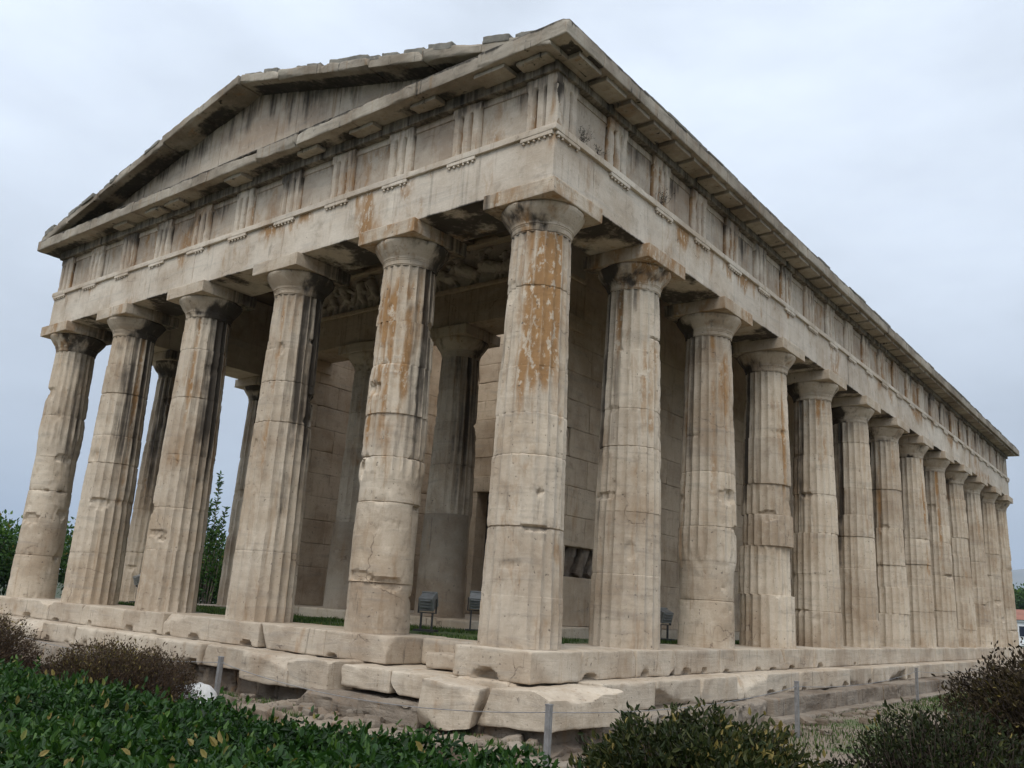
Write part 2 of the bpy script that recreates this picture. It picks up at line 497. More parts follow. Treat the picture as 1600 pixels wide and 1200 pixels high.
# ground: earth and thin grass
gb = NB("ground_earth")
gn = gb.noise(gb.pos(), 0.5, 7, 0.62)
gf = gb.noise(gb.pos(), 12, 6, 0.7)
gc = gb.mix(gb.rng(gf, 0.3, 0.7), (0.17, 0.13, 0.092), (0.225, 0.178, 0.13))
gc = gb.mix(gb.rng(gn, 0.50, 0.62), gc, gb.mix(gf, (0.05, 0.085, 0.022), (0.09, 0.12, 0.035)))
gd = gb.t.nodes.new("ShaderNodeVectorMath"); gd.operation = 'DISTANCE'; gd.inputs[1].default_value = (-5, 8, -1)
gb.L(gb.g.outputs["Position"], gd.inputs[0])
gfar = gb.rng(gb.math('ADD', gd.outputs["Value"], gb.math('MULTIPLY', gn, 14.0)), 26, 34)
gc = gb.mix(gfar, gc, gb.mix(gf, (0.025, 0.035, 0.014), (0.06, 0.066, 0.03)))
gb.L(gc, gb.p.inputs["Base Color"]); gb.p.inputs["Roughness"].default_value = 0.95
gb.bump(gf, 0.6, 0.02)
M_GROUND = gb.m
lb = NB("lawn_earth")
ln_ = lb.noise(lb.pos(), 9, 6, 0.65)
lb.L(lb.mix(lb.rng(ln_, 0.3, 0.7), (0.045, 0.075, 0.02), (0.10, 0.125, 0.04)), lb.p.inputs["Base Color"])
lb.p.inputs["Roughness"].default_value = 0.95
lb.bump(ln_, 0.8, 0.02)
M_LAWN = lb.m
hb = NB("hill_scrub")
hn = hb.noise(hb.pos((0.004, 0.004, 0.004)), 1.0, 8, 0.6)
hb.L(hb.mix(hb.rng(hn, 0.35, 0.65), (0.07, 0.085, 0.05), (0.16, 0.14, 0.10)), hb.p.inputs["Base Color"])
hb.p.inputs["Roughness"].default_value = 1.0
M_HILL = hb.m

# ------------------------------------------------------------------ measures of the temple (metres, stylobate top at z = 0)
INS = 0.566
FX = [-INS - v for v in np.cumsum([0, 2.413, 2.583, 2.583, 2.583, 2.413])]
FY = [INS + v for v in np.cumsum([0, 2.413] + [2.583] * 10 + [2.413])]
XL, YB = FX[-1] - INS, FY[-1] + INS
H = 5.713
ABZ = 5.50
E = 0.47            # architrave half thickness
ZT0, ZT = 6.415, 6.505   # taenia
EF = 0.455          # triglyph face
ZF = 7.29           # frieze top
G = 0.87            # cornice projection from the column axis
ZC0, ZC1 = 7.45, 7.67

temple = empty("temple", (XL / 2, YB / 2, -1.0), "weathered beige marble Doric temple with fluted columns and shallow pediment", "temple")

# ------------------------------------------------------------------ columns
def make_shaft(x, y, seed, rlo=0.509, rup=0.398, zt=5.14, segs=6, dz=0.06, wear=0.010, smooth_below=0.0, smooth_rng=None, slip=0.004,
               shelter=None, black=0.0, ochre=None, z0=0.0, spalls=4, chip=0.02, nflute=20):
    rg = np.random.default_rng(seed)
    nth = nflute * segs
    th = (np.arange(nth) / nth) * 2 * np.pi + np.pi / 20
    joints = [];  z = z0
    while True:
        z += rg.uniform(0.5, 1.1)
        if z > zt - 0.45: break
        joints.append(z)
    jst = rg.choice([0.0, 0.003, 0.007, 0.016], len(joints), p=[0.25, 0.3, 0.25, 0.2])
    zs = list(np.arange(z0, zt + 1e-6, dz)) + [zt]
    for j in joints: zs += [j - 0.012, j - 0.0045, j + 0.0045, j + 0.012]
    zs = np.unique(np.round(zs, 4))
    zs = zs[np.concatenate([[True], np.diff(zs) > 0.003])]
    Z, T = np.meshgrid(zs, th, indexing='ij')
    Z = Z.ravel(); T = T.ravel()
    zz = (Z - z0) / (zt - z0)
    Rr = rlo + (rup - rlo) * (zz ** 1.15)
    t = (np.arange(nth) % segs) / segs - 0.5 + 0.0
    t = np.tile(np.where(t <= -0.5, -0.5, t), len(zs))
    prof = 1 - (2 * t) ** 2
    depth = 0.082 * Rr
    rf = Rr - depth * prof
    C = np.stack([np.cos(T) * Rr, np.sin(T) * Rr, Z], 1)
    so = rg.uniform(-40, 40, 3)
    n1 = fbm(C * 1.6 + so, 4, 0.55)
    n2 = fbm(C * 5.5 + so + 3, 4, 0.6)
    n3 = fbm(C * np.array([14, 14, 10]) + so + 7, 3, 0.6)
    cut = wear * (0.35 + 1.9 * n1) + 0.014 * np.clip(n2 - 0.12, 0, 1) * 2.2 + 0.008 * np.clip(0.45 - zz, 0, 1)
    if smooth_below > 0:
        cut += 0.05 * (1 - sst(smooth_below - 0.35, smooth_below + 0.15, Z + 0.5 * n1))
    if smooth_rng is not None:
        for (za, zb) in smooth_rng:
            cut += 0.05 * sst(za - 0.15, za + 0.1, Z + 0.35 * n1) * (1 - sst(zb - 0.1, zb + 0.15, Z + 0.35 * n1))
    cut += 0.024 * np.clip(n3 - 0.18, 0, 1) + 0.03 * np.clip(n2 - 0.38, 0, 1)
    cut = np.maximum(cut, 0.0005)
    di = np.zeros(len(Z), int)
    for j, js in zip(joints, jst):
        dj = np.abs(Z - j)
        edge = np.exp(-(dj / 0.035) ** 2)
        cut += edge * (0.2 * js + chip * (0.35 + 55 * js) * np.clip(n2 * 1.6 + n1 * 0.6 + 0.02, 0, 1))
        di += (Z > j)
    r = np.minimum(rf, Rr - cut)
    for j, js in zip(joints, jst):
        r -= js * (np.abs(Z - j) < 0.006) * (0.55 + 0.9 * np.clip(n2 + 0.3, 0, 1))
    # spalls: broken hollows with a sharp upper rim
    for k in range(spalls * 2):
        a0 = rg.uniform(0, 2 * np.pi); zc = rg.choice(joints) if rg.random() < 0.55 else rg.uniform(0.4, zt - 0.6)
        sw = rg.uniform(0.05, 0.30); sh = rg.uniform(0.03, 0.20); dp = rg.uniform(0.015, 0.055)
        da = (T - a0 + np.pi) % (2 * np.pi) - np.pi
        dz_ = Z - zc
        q = np.sqrt((da * Rr / sw) ** 2 + (np.where(dz_ > 0, dz_ * 1.9, dz_) / sh) ** 2) + 0.4 * n2 + 0.25 * n3
        r -= dp * (1 - sst(0.72, 0.95, q))
    r += 0.0035 * n3 + 0.005 * n1
    dxs = rg.normal(0, slip, (len(joints) + 1, 2)); drs = 1 + rg.normal(0, 0.006 + slip * 0.35, len(joints) + 1)
    r = r * drs[di]
    P = np.stack([x + dxs[di, 0] + np.cos(T) * r, y + dxs[di, 1] + np.sin(T) * r, Z], 1)
    tints = rg.uniform(0.25, 0.8, len(joints) + 1)
    tint = np.clip(tints[di] + 0.25 * n1, 0, 1)
    bl = np.zeros(len(Z))
    if shelter is not None and black > 0:
        fac = np.cos(T) * shelter[0] + np.sin(T) * shelter[1]
        bl = black * sst(-0.15, 0.75, fac + 0.25 * n1) * sst(0.15, 0.75, zz + 0.22 * n1)
    bl = np.maximum(bl, 0.35 * sst(0.86, 1.0, zz + 0.1 * n1) * (n1 > -0.1))
    oc = np.zeros(len(Z))
    if ochre is not None:
        ang, wid, za, zb, amt = ochre
        da = (T - ang + np.pi) % (2 * np.pi) - np.pi
        oc = amt * np.exp(-(da / wid) ** 2) * sst(za - 0.5, za + 0.5, Z + 0.5 * n1) * (1 - sst(zb - 0.3, zb + 0.3, Z + 0.2 * n1))
    fi = np.tile(np.arange(nth) // segs, len(zs))
    fo = rg.uniform(0.25, 1.25, nflute); fb = rg.uniform(0.35, 1.2, nflute); fz = rg.uniform(-0.8, 0.8, nflute)
    hollow = np.tile(prof[:nth], len(zs)) if len(prof) != len(Z) else prof
    if ochre is not None:
        oc = oc * fo[fi] * (0.55 + 0.6 * hollow) * sst(ochre[2] - 0.6, ochre[2] + 0.5, Z + fz[fi])
    bl = bl * fb[fi] * (0.75 + 0.35 * hollow)
    run = rg.uniform(0, 1, nflute) ** 4
    oc = np.maximum(oc, 0.75 * run[fi] * hollow * sst(1.5, 4.6, Z + fz[fi] * 1.5))
    mb = MB()
    mb.add(P, grid_faces(nth, len(zs), wrap=True), tint=tint, ochre=oc, black=bl)
    return mb, tints

def make_capital(x, y, seed, z0=5.135, zab=ABZ, ztop=H - 0.003, rup=0.398, a=0.572, hi=True, black=0.4, ochre=0.2, chip=0.03, shelter=(0, 0)):
    rg = np.random.default_rng(seed)
    mb = MB()
    k = (zab - z0) / 0.365
    pr = [(rup - 0.010, 0.0), (rup - 0.010, 0.012), (rup + 0.002, 0.02), (rup + 0.006, 0.075), (rup + 0.014, 0.085), (rup + 0.014, 0.097), (rup + 0.024, 0.105),
          (rup + 0.026, 0.130), (rup + 0.036, 0.145), (rup + 0.062, 0.178), (rup + 0.092, 0.22), (rup + 0.122, 0.265), (rup + 0.148, 0.305), (rup + 0.161, 0.335), (rup + 0.160, 0.352), (rup + 0.150, 0.367)]
    n = 72 if hi else 36
    th = np.arange(n) / n * 2 * np.pi
    r = np.array([p[0] for p in pr]); z = z0 + k * np.array([p[1] for p in pr])
    Rr, T = np.meshgrid(r, th, indexing='ij'); Z = np.repeat(z, n); Rr = Rr.ravel(); T = T.ravel()
    C = np.stack([np.cos(T) * Rr, np.sin(T) * Rr, Z], 1)
    so = rg.uniform(-40, 40, 3)
    nz = fbm(C * 6 + so, 4, 0.6); n0 = fbm(C * 2.5 + so, 3)
    Rr = Rr - 0.07 * np.clip(nz * 1.3 + n0 - 0.22, 0, 1) + 0.004 * nz
    P = np.stack([x + np.cos(T) * Rr, y + np.sin(T) * Rr, Z], 1)
    fac = np.cos(T) * shelter[0] + np.sin(T) * shelter[1]
    bl = black * sst(-0.2, 0.9, fac + 1.1 * n0) + 0.7 * np.clip(nz + n0 + 0.05, 0, 1)
    mb.add(P, grid_faces(n, len(r), wrap=True), tint=0.45, ochre=ochre * sst(-0.25, 0.35, n0), black=bl)
    block(mb, (x - a, y - a, zab), (x + a, y + a, ztop), cell=0.07 if hi else 0.2, r=0.006, rv=chip, amp=0.004, nf=4, tint=0.5, ochre=ochre * 0.8,
          black=lambda q: black * 0.8 * sst(0.2, 0.8, (q[:, 0] - x) * shelter[0] + (q[:, 1] - y) * shelter[1] + 0.1))
    return mb

def column(x, y, seed, hi=1, lab=None, **kw):
    segs, dz = ((8, 0.032), (6, 0.05), (4, 0.12))[hi]
    sh = kw.get('shelter', (0, 0))
    mb, _ = make_shaft(x, y, seed, segs=segs, dz=dz, **kw)
    o = build("column", mb, M_COL, temple, (x, y, 0), smooth=32)
    cap = make_capital(x, y, seed + 500, hi=hi < 2, shelter=sh, black=min(0.9, 0.28 + kw.get('black', 0)), ochre=0.5 if kw.get('ochre') else 0.12,
                       chip=rnd(0.02, 0.05))
    build("capital", cap, M_COL, o, (x, y, 5.135), smooth=32)
    if lab: o['label'] = lab
    return o

SF = (0.75, 0.66)      # sheltered side of the front columns
SS = (-0.92, -0.2)     # sheltered side of the flank columns
column(FX[0], FY[0], 11, 0, "corner column with broad orange patina and white flakes", wear=0.012, shelter=(-0.9, -0.2), black=0.42, ochre=(-0.62, 0.85, 2.9, 5.25, 1.25), spalls=3)
column(FX[1], FY[0], 12, 0, "column worn smooth in its lower half with a broken joint above", wear=0.014, smooth_below=2.1, slip=0.012, shelter=SF, black=0.7, ochre=(-1.3, 0.9, 2.4, 4.9, 0.9), spalls=6, chip=0.045)
column(FX[2], FY[0], 13, 0, None, wear=0.007, shelter=SF, black=0.95, spalls=3)
column(FX[3], FY[0], 14, 0, None, wear=0.008, shelter=SF, black=0.9, spalls=5)
column(FX[4], FY[0], 15, 1, None, wear=0.008, shelter=SF, black=0.8, spalls=5)
column(FX[5], FY[0], 16, 1, "column worn smooth below with deep broken hollows", wear=0.014, smooth_below=3.2, shelter=SF, black=0.7, ochre=(-2.2, 0.7, 3.6, 4.9, 0.5), spalls=8, chip=0.05)
column(FX[0], FY[1], 21, 0, None, wear=0.009, shelter=SS, black=0.75, ochre=(-0.3, 0.5, 3.0, 4.6, 0.6), spalls=4)
column(FX[0], FY[2], 22, 0, "column with a plain unfluted patch at its foot", wear=0.009, smooth_below=1.35, shelter=SS, black=0.7, ochre=(-0.6, 0.5, 2.9, 4.9, 0.6), spalls=4)
column(FX[0], FY[3], 23, 0, "column of visibly shifted drums", wear=0.007, slip=0.016, shelter=SS, black=0.75, spalls=5, chip=0.04)
column(FX[0], FY[4], 24, 0, None, wear=0.007, slip=0.009, shelter=SS, black=0.8, spalls=4)
for k in range(5, 13):
    column(FX[0], FY[k], 20 + k, 1, None, wear=0.006, shelter=SS, black=0.75, spalls=4, slip=0.006 if k % 3 else 0.012)
for k in range(1, 13):
    column(FX[5], FY[k], 40 + k, 1 if k < 5 else 2, None, wear=0.012, shelter=(0.9, -0.3), black=0.7, spalls=5)
for k in range(1, 5):
    column(FX[k], FY[12], 60 + k, 2, None, wear=0.008, spalls=2)

# ------------------------------------------------------------------ stepped base
mb = MB()
def row(mb, a0, a1, axis, fixed0, fixed1, z0, z1, length, fr=0.0, notch_sp=None, notch_face=None, **kw):
    n = max(1, int(round(abs(a1 - a0) / length)))
    cuts = np.linspace(a0, a1, n + 1)
    cuts[1:-1] += RNG.uniform(-0.12, 0.12, n - 1) * length
    for i in range(n):
        p, q = sorted((cuts[i], cuts[i + 1]))
        p += 0.003; q -= 0.003
        j = rnd(-0.006, 0.006)
        nl = None
        if notch_sp:
            nl = []
            s = p + rnd(0.15, 0.5) * notch_sp
            while s < q - 0.1:
                c = (s, notch_face, z0) if axis == 0 else (notch_face, s, z0)
                if rnd(0, 1) < 0.7: nl.append((c, rnd(0.05, 0.17), rnd(0.05, 0.12), rnd(0.08, 0.16)))
                s += notch_sp * rnd(0.6, 1.4)
        if axis == 0: lo, hi = (p, fixed0 + j, z0), (q, fixed1, z1)
        else: lo, hi = (fixed0, p, z0), (fixed1 + j, q, z1)
        block(mb, lo, hi, notch=nl, frac=int(RNG.poisson(fr)) if fr > 0 else 0, **kw)
# stylobate
SZ = -0.335
row(mb, XL, -2.19, 0, 0.0, 1.12, SZ, 0.0, 1.29, notch_sp=0.86, notch_face=0.0, cell=0.045, r=0.012, rv=0.045, amp=0.007, nf=2.4, fr=0.8, fdir=None)
block(mb, (-1.03, -0.06, SZ - 0.01), (0.08, 0.95, 0.0), cell=0.035, r=0.015, rv=0.07, amp=0.012, nf=2.4, frac=2, fdir=(0, -1, 1), fcut=0.08, notch=[((-0.55, -0.06, SZ), 0.2, 0.12, 0.15)])
block(mb, (-2.19, 0.62, SZ), (-1.03, 1.12, -0.005), cell=0.06, r=0.02, rv=0.06, amp=0.01)
block(mb, (-1.72, 0.22, SZ), (-1.0, 0.64, -0.15), cell=0.05, r=0.02, rv=0.08, amp=0.015)
row(mb, 0.96, 3.4, 1, -1.12, 0.03, SZ, 0.0, 1.2, notch_sp=0.8, notch_face=0.03, cell=0.04, r=0.012, rv=0.05, amp=0.010, nf=2.6, fr=2.5)
row(mb, 3.4, 13.0, 1, -1.12, 0.0, SZ, 0.0, 1.29, notch_sp=0.86, notch_face=0.0, cell=0.05, r=0.012, rv=0.05, amp=0.007, nf=2.4, fr=0.8, fdir=None)
row(mb, 13.0, YB, 1, -1.12, 0.0, SZ, 0.0, 1.29, cell=0.12, r=0.012, rv=0.03, amp=0.006)
row(mb, 1.13, YB, 1, XL, XL + 1.12, SZ, 0.0, 1.29, cell=0.3, r=0.01, rv=0.03)
row(mb, XL + 1.13, -1.13, 0, YB - 1.12, YB, SZ, 0.0, 1.29, cell=0.3, r=0.01, rv=0.03)
build("stylobate", mb, M_STEP, temple, (XL / 2, YB / 2, SZ), smooth=40)
# second step
mb = MB()
z0, z1 = -0.64, SZ - 0.004
row(mb, XL - 0.35, -5.6, 0, -0.35, 0.5, z0, z1, 1.3, notch_sp=1.0, notch_face=-0.35, cell=0.05, r=0.02, rv=0.09, amp=0.014, nf=2.2, fr=1.2)
row(mb, -5.6, -4.45, 0, -0.40, 0.5, z0 + 0.02, z1, 1.2, cell=0.04, r=0.012, rv=0.05, amp=0.015, nf=2.6, fr=4)
build("step", mb, M_STEP, temple, (-9, -0.3, -0.64), smooth=40)
mb = MB()
row(mb, -2.55, -0.95, 0, -0.40, 0.7, z0 + 0.03, z1 - 0.01, 0.75, cell=0.04, r=0.012, rv=0.05, amp=0.012, nf=2.6, fr=2.5)
block(mb, (-0.95, -0.1, z0), (-0.1, 0.9, z1), cell=0.08, r=0.03, rv=0.12, amp=0.02)
build("step", mb, M_STEP, temple, (-1.7, -0.3, -0.64), smooth=40)
mb = MB()
row(mb, 0.9, 5.7, 1, -0.5, 0.40, z0 - 0.02, z1, 1.25, cell=0.04, r=0.012, rv=0.06, amp=0.014, nf=2.6, fr=3.5)
row(mb, 5.7, 15.0, 1, -0.5, 0.36, z0, z1, 1.3, notch_sp=0.9, notch_face=0.36, cell=0.05, r=0.012, rv=0.05, amp=0.008, nf=2.2, fr=1.2)
row(mb, 15.0, YB + 0.35, 1, -0.5, 0.36, z0, z1, 1.3, cell=0.14, r=0.012, rv=0.04, amp=0.008)
build("step", mb, M_STEP, temple, (0.3, 15, -0.64), smooth=40)
mb = MB()
row(mb, 0.5, YB, 1, XL - 0.35, XL + 0.5, z0, z1, 1.3, cell=0.3, r=0.01, rv=0.03)
build("step", mb, M_STEP, temple, (XL / 2, YB / 2, -0.64), smooth=40)
# lowest step and rough foundation of grey poros
mb = MB()
row(mb, XL - 0.7, -6.0, 0, -0.70, 0.2, -0.98, -0.645, 1.3, cell=0.06, r=0.03, rv=0.10, amp=0.02, nf=2, pit=0.03)
row(mb, -6.0, -2.9, 0, -0.16, 0.6, -1.0, -0.645, 1.1, cell=0.05, r=0.04, rv=0.12, amp=0.05, nf=4.5, pit=0.06, big=0.04)
row(mb, -2.95, -0.9, 0, -0.72, 0.2, -0.92, -0.655, 1.0, cell=0.045, r=0.015, rv=0.06, amp=0.02, nf=4.5, pit=0.04, fr=2)
row(mb, -6.5, 1.1, 0, -1.02, 0.3, -1.45, -0.93, 1.9, cell=0.055, r=0.06, rv=0.16, amp=0.055, nf=4.5, pit=0.06, big=0.06)
build("foundation", mb, M_PORO, temple, (-6, -0.7, -1.2), smooth=28)
mb = MB()
row(mb, -3.3, 0.7, 0, -1.30, 0.1, -1.5, -0.86, 1.25, cell=0.04, r=0.03, rv=0.12, amp=0.05, nf=4.0, pit=0.05, big=0.06, fr=5, fdir=(0, -1, 1))
row(mb, -3.0, 0.2, 0, -1.75, -0.9, -1.5, -1.02, 0.9, cell=0.045, r=0.03, rv=0.12, amp=0.05, nf=4.0, pit=0.05, big=0.08, fr=5, fdir=(0, -1, 1))
build("bedrock", mb, M_ROCK, temple, (-1.3, -1.0, -1.3), smooth=30)
mb = MB()
row(mb, -0.95, 0.55, 0, -0.40, 0.3, -1.1, -0.66, 0.8, cell=0.06, r=0.05, rv=0.2, amp=0.05, nf=1.7, big=0.06)
build("foundation", mb, M_PORO, temple, (-0.2, 0, -1.1), smooth=28)
mb = MB()
row(mb, 0.3, 5.2, 1, -0.4, 0.62, -1.2, -0.665, 1.2, cell=0.055, r=0.05, rv=0.14, amp=0.045, nf=4.0, pit=0.05, big=0.04)
row(mb, 5.2, 16.0, 1, -0.4, 0.70, -0.95, -0.645, 1.3, cell=0.055, r=0.02, rv=0.08, amp=0.018, nf=2, pit=0.025)
row(mb, 16.0, YB + 0.7, 1, -0.4, 0.70, -0.95, -0.645, 1.3, cell=0.15, r=0.02, rv=0.06, amp=0.012)
row(mb, 5.0, 20.0, 1, -0.4, 0.88, -1.2, -0.90, 1.4, cell=0.08, r=0.02, rv=0.10, amp=0.02, big=0.02)
build("foundation", mb, M_PORO, temple, (0.5, 12, -1.1), smooth=28)
mb = MB()
row(mb, 0.0, YB, 1, XL - 0.7, XL, -0.98, -0.645, 1.3, cell=0.3, r=0.01, rv=0.03)
build("foundation", mb, M_PORO, temple, (XL / 2, YB / 2, -1.2), smooth=28)

# ------------------------------------------------------------------ architrave
XR0, YF0 = -INS + E, INS - E        # right face x, front face y
XL0, YB0 = FX[-1] - E, FY[-1] + E
mb = MB()
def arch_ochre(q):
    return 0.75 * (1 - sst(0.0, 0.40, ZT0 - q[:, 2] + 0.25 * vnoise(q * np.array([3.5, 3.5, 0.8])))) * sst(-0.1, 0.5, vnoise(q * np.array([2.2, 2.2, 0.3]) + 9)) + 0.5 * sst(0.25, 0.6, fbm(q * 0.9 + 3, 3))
def arch_crust_shade(q):
    under = sst(0.03, 0.0, q[:, 2] - H)  # crust patches on the underside double as painted soffit shade
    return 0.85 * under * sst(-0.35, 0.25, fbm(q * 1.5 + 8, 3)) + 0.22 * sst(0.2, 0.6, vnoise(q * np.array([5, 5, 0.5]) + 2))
kw = dict(cell=0.07, r=0.006, rv=0.02, amp=0.005, nf=2.2, ochre=arch_ochre, black=arch_crust_shade)
cuts = [XR0] + FX[1:5] + [XL0]
for i in range(5):
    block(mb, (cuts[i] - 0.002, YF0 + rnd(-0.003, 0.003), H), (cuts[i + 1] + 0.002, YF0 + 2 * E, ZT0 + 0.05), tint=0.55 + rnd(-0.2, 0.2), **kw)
build("architrave", mb, M_ENT, temple, (-6.8, YF0, H), smooth=35)
mb = MB()
cuts = [YF0 + 2 * E] + FY[1:12] + [YB0]
for i in range(12):
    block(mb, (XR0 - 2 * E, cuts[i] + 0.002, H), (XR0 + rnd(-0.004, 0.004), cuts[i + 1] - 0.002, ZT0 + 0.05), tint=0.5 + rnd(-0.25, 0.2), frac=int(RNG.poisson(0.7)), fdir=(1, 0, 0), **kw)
build("architrave", mb, M_ENT, temple, (XR0, 15, H), smooth=35)
mb = MB()
for i in range(12):
    block(mb, (XL0, cuts[i] + 0.002, H), (XL0 + 2 * E, cuts[i + 1] - 0.002, ZT0 + 0.05), tint=0.5 + rnd(-0.2, 0.15), cell=0.25, r=0.006, rv=0.02)
build("architrave", mb, M_ENT, temple, (XL0, 15, H), smooth=35)
mb = MB()
for i in range(5):
    a, b_ = [XR0 - 2 * E] + FX[1:5] + [XL0 + 2 * E], None
    block(mb, (a[i] - 0.002, YB0 - 2 * E, H), (a[i + 1] + 0.002, YB0, ZT0 + 0.05), cell=0.3)
build("architrave", mb, M_ENT, temple, (-6.8, YB0, H), smooth=35)
# taenia: the flat band along the top of the architrave
TP = 0.045
def band(name, axis, a0, a1, face, sgn, z0, z1, proj, mat, length=2.58, gaps=0.0, **k2):
    mb = MB()
    n = max(1, int(round(abs(a1 - a0) / length)))
    cs = np.linspace(a0, a1, n + 1)
    for i in range(n):
        p, q = sorted((cs[i], cs[i + 1]))
        if gaps > 0 and 0 < i < n - 1 and rnd(0, 1) < gaps: q -= rnd(0.1, 0.5)
        if axis == 0: block(mb, (p + 0.001, face, z0), (q - 0.001, face + sgn * proj, z1), **k2)
        else: block(mb, (face, p + 0.001, z0), (face + sgn * proj, q - 0.001, z1), **k2)
    return build(name, mb, mat, temple, ((a0 + a1) / 2, face, z0) if axis == 0 else (face, (a0 + a1) / 2, z0), smooth=35)
kb = dict(cell=0.05, r=0.004, rv=0.022, amp=0.003, nf=5)
band("taenia", 0, XR0 + TP, XL0 - TP, YF0 + 0.1, -1, ZT0, ZT, 0.1 + TP, M_ENT, gaps=0.0, **kb)
band("taenia", 1, YF0 + 0.1, YB0 + TP, XR0 - 0.1, 1, ZT0, ZT, 0.1 + TP, M_ENT, gaps=0.0, **kb)
band("taenia", 1, YF0, YB0, XL0 + 0.1, -1, ZT0, ZT, 0.1 + TP, M_ENT, cell=0.3)

# ------------------------------------------------------------------ frieze: triglyphs, metopes, regulae
TW = 0.515
def trig_pos(axes, first, last):
    p = [first] + list(axes[1:-1]) + [last]
    out = []
    for i in range(len(p) - 1): out += [p[i], (p[i] + p[i + 1]) / 2]
    return out + [p[-1]]
TRX = trig_pos(FX, -INS + EF - TW / 2, FX[-1] - EF + TW / 2)
TRY = trig_pos(FY, INS - EF + TW / 2, FY[-1] + EF - TW / 2)
ZTG = 7.175
def triglyph(axis, c, face, sgn, side_depth=0.16, hi=True):
    """axis 0: runs along x, faces -y (sgn -1); axis 1: runs along y, faces +x (sgn 1)"""
    w = TW / 2
    pts = [(-w, .055), (-w + .042, 0), (-.132, 0), (-.0885, .068), (-.045, 0), (.045, 0), (.0885, .068), (.132, 0), (w - .042, 0), (w, .055)]
    u = []; g = []
    for i in range(len(pts) - 1):
        k = 3 if hi else 1
        for s in range(k):
            f = s / k
            u.append(pts[i][0] + (pts[i + 1][0] - pts[i][0]) * f); g.append(pts[i][1] + (pts[i + 1][1] - pts[i][1]) * f)
    u.append(pts[-1][0]); g.append(pts[-1][1])
    u = np.array(u); g = np.array(g)
    zs = np.concatenate([np.linspace(ZT - 0.003, ZTG - 0.07, 12 if hi else 2), [ZTG - 0.045, ZTG - 0.02, ZTG - 0.008, ZTG + 0.001, ZTG + 0.02, ZF - 0.05, ZF + 0.02]])
    U, Z = np.meshgrid(u, zs); Gd = np.tile(g, len(zs)); U = U.ravel(); Z = Z.ravel()
    gl = 1 - sst(ZTG - 0.05, ZTG, Z)
    d = Gd * gl
    d = np.where(Z > ZTG, -0.012, d)
    so = RNG.uniform(-50, 50, 3)
    n = fbm(np.stack([U * 9, Z * 5, 0 * U], 1) + so, 4, 0.6)
    d = np.maximum(d, 0.030 * np.clip(n * 1.5 - 0.1, 0, 1)) + 0.003 * n
    def P(u_, z_, dd):
        return np.stack([c + u_, face - sgn * dd, z_], 1) if axis == 0 else np.stack([face - sgn * dd, c + u_, z_], 1)
    V = P(U, Z, d)
    nu, nv = len(u), len(zs)
    f = grid_faces(nu, nv)
    # sides back to the metope plane
    L = P(np.full(nv, -w), zs, np.full(nv, side_depth)); Rr_ = P(np.full(nv, w), zs, np.full(nv, side_depth))
    V = np.concatenate([V, L, Rr_])
    q = []
    b0 = nu * nv
    for i in range(nv - 1):
        q.append((b0 + i, i * nu, (i + 1) * nu, b0 + i + 1))
        q.append((i * nu + nu - 1, b0 + nv + i, b0 + nv + i + 1, (i + 1) * nu + nu - 1))
    f = np.concatenate([f, np.array(q)])
    if axis == 1: pass
    Z2 = V[:, 2]; hh = (Z2 - ZT) / (ZF - ZT)
    bl = np.clip(0.75 * sst(0.45, 1.0, hh + 0.35 * vnoise(V * 2.3 + so)), 0, 1) * rnd(0.5, 1.0)
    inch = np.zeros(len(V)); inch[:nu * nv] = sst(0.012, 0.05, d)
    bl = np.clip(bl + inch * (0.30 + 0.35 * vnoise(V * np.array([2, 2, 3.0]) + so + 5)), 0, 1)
    m = MB(); m.add(V, f, tint=np.clip(rnd(0.45, 0.75) + 0.25 * (1 - inch), 0, 1), ochre=rnd(0, 0.3) + inch * rnd(0.1, 0.7), black=bl)
    o = build("triglyph", m, M_FRI, temple, (c, face, ZT) if axis == 0 else (face, c, ZT), smooth=30)
    return o
def regula(axis, c, face, sgn):
    m = MB()
    z1, z0 = ZT0 - 0.001, ZT0 - 0.052
    pr = 0.040
    if axis == 0: block(m, (c - TW / 2, face + 0.02, z0), (c + TW / 2, face + sgn * pr, z1), cell=0.06, r=0.003, rv=0.012, amp=0.002, nf=8, tint=0.55)
    else: block(m, (face - 0.02, c - TW / 2, z0), (face + sgn * pr, c + TW / 2, z1), cell=0.06, r=0.003, rv=0.012, amp=0.002, nf=8, tint=0.55)
    for k in range(6):
        if rnd(0, 1) < 0.12: continue
        g0 = c - TW / 2 + TW * (k + 0.5) / 6
        ctr = np.array((g0, face + sgn * 0.019, 0)) if axis == 0 else np.array((face + sgn * 0.019, g0, 0))
        tube(m, [ctr + (0, 0, z0 + 0.004), ctr + (0, 0, z0 - 0.03)], [0.015, 0.018], 8, 0.5)
    build("regula", m, M_ENT, temple, (c, face, z0) if axis == 0 else (face, c, z0), smooth=35)
yf, xf = INS - EF, -INS + EF
for c in TRX:
    triglyph(0, c, yf, -1); regula(0, c, YF0, -1)
for i, c in enumerate(TRY):
    triglyph(1, c, xf, 1, hi=i < 14)
    regula(1, c, XR0, 1)
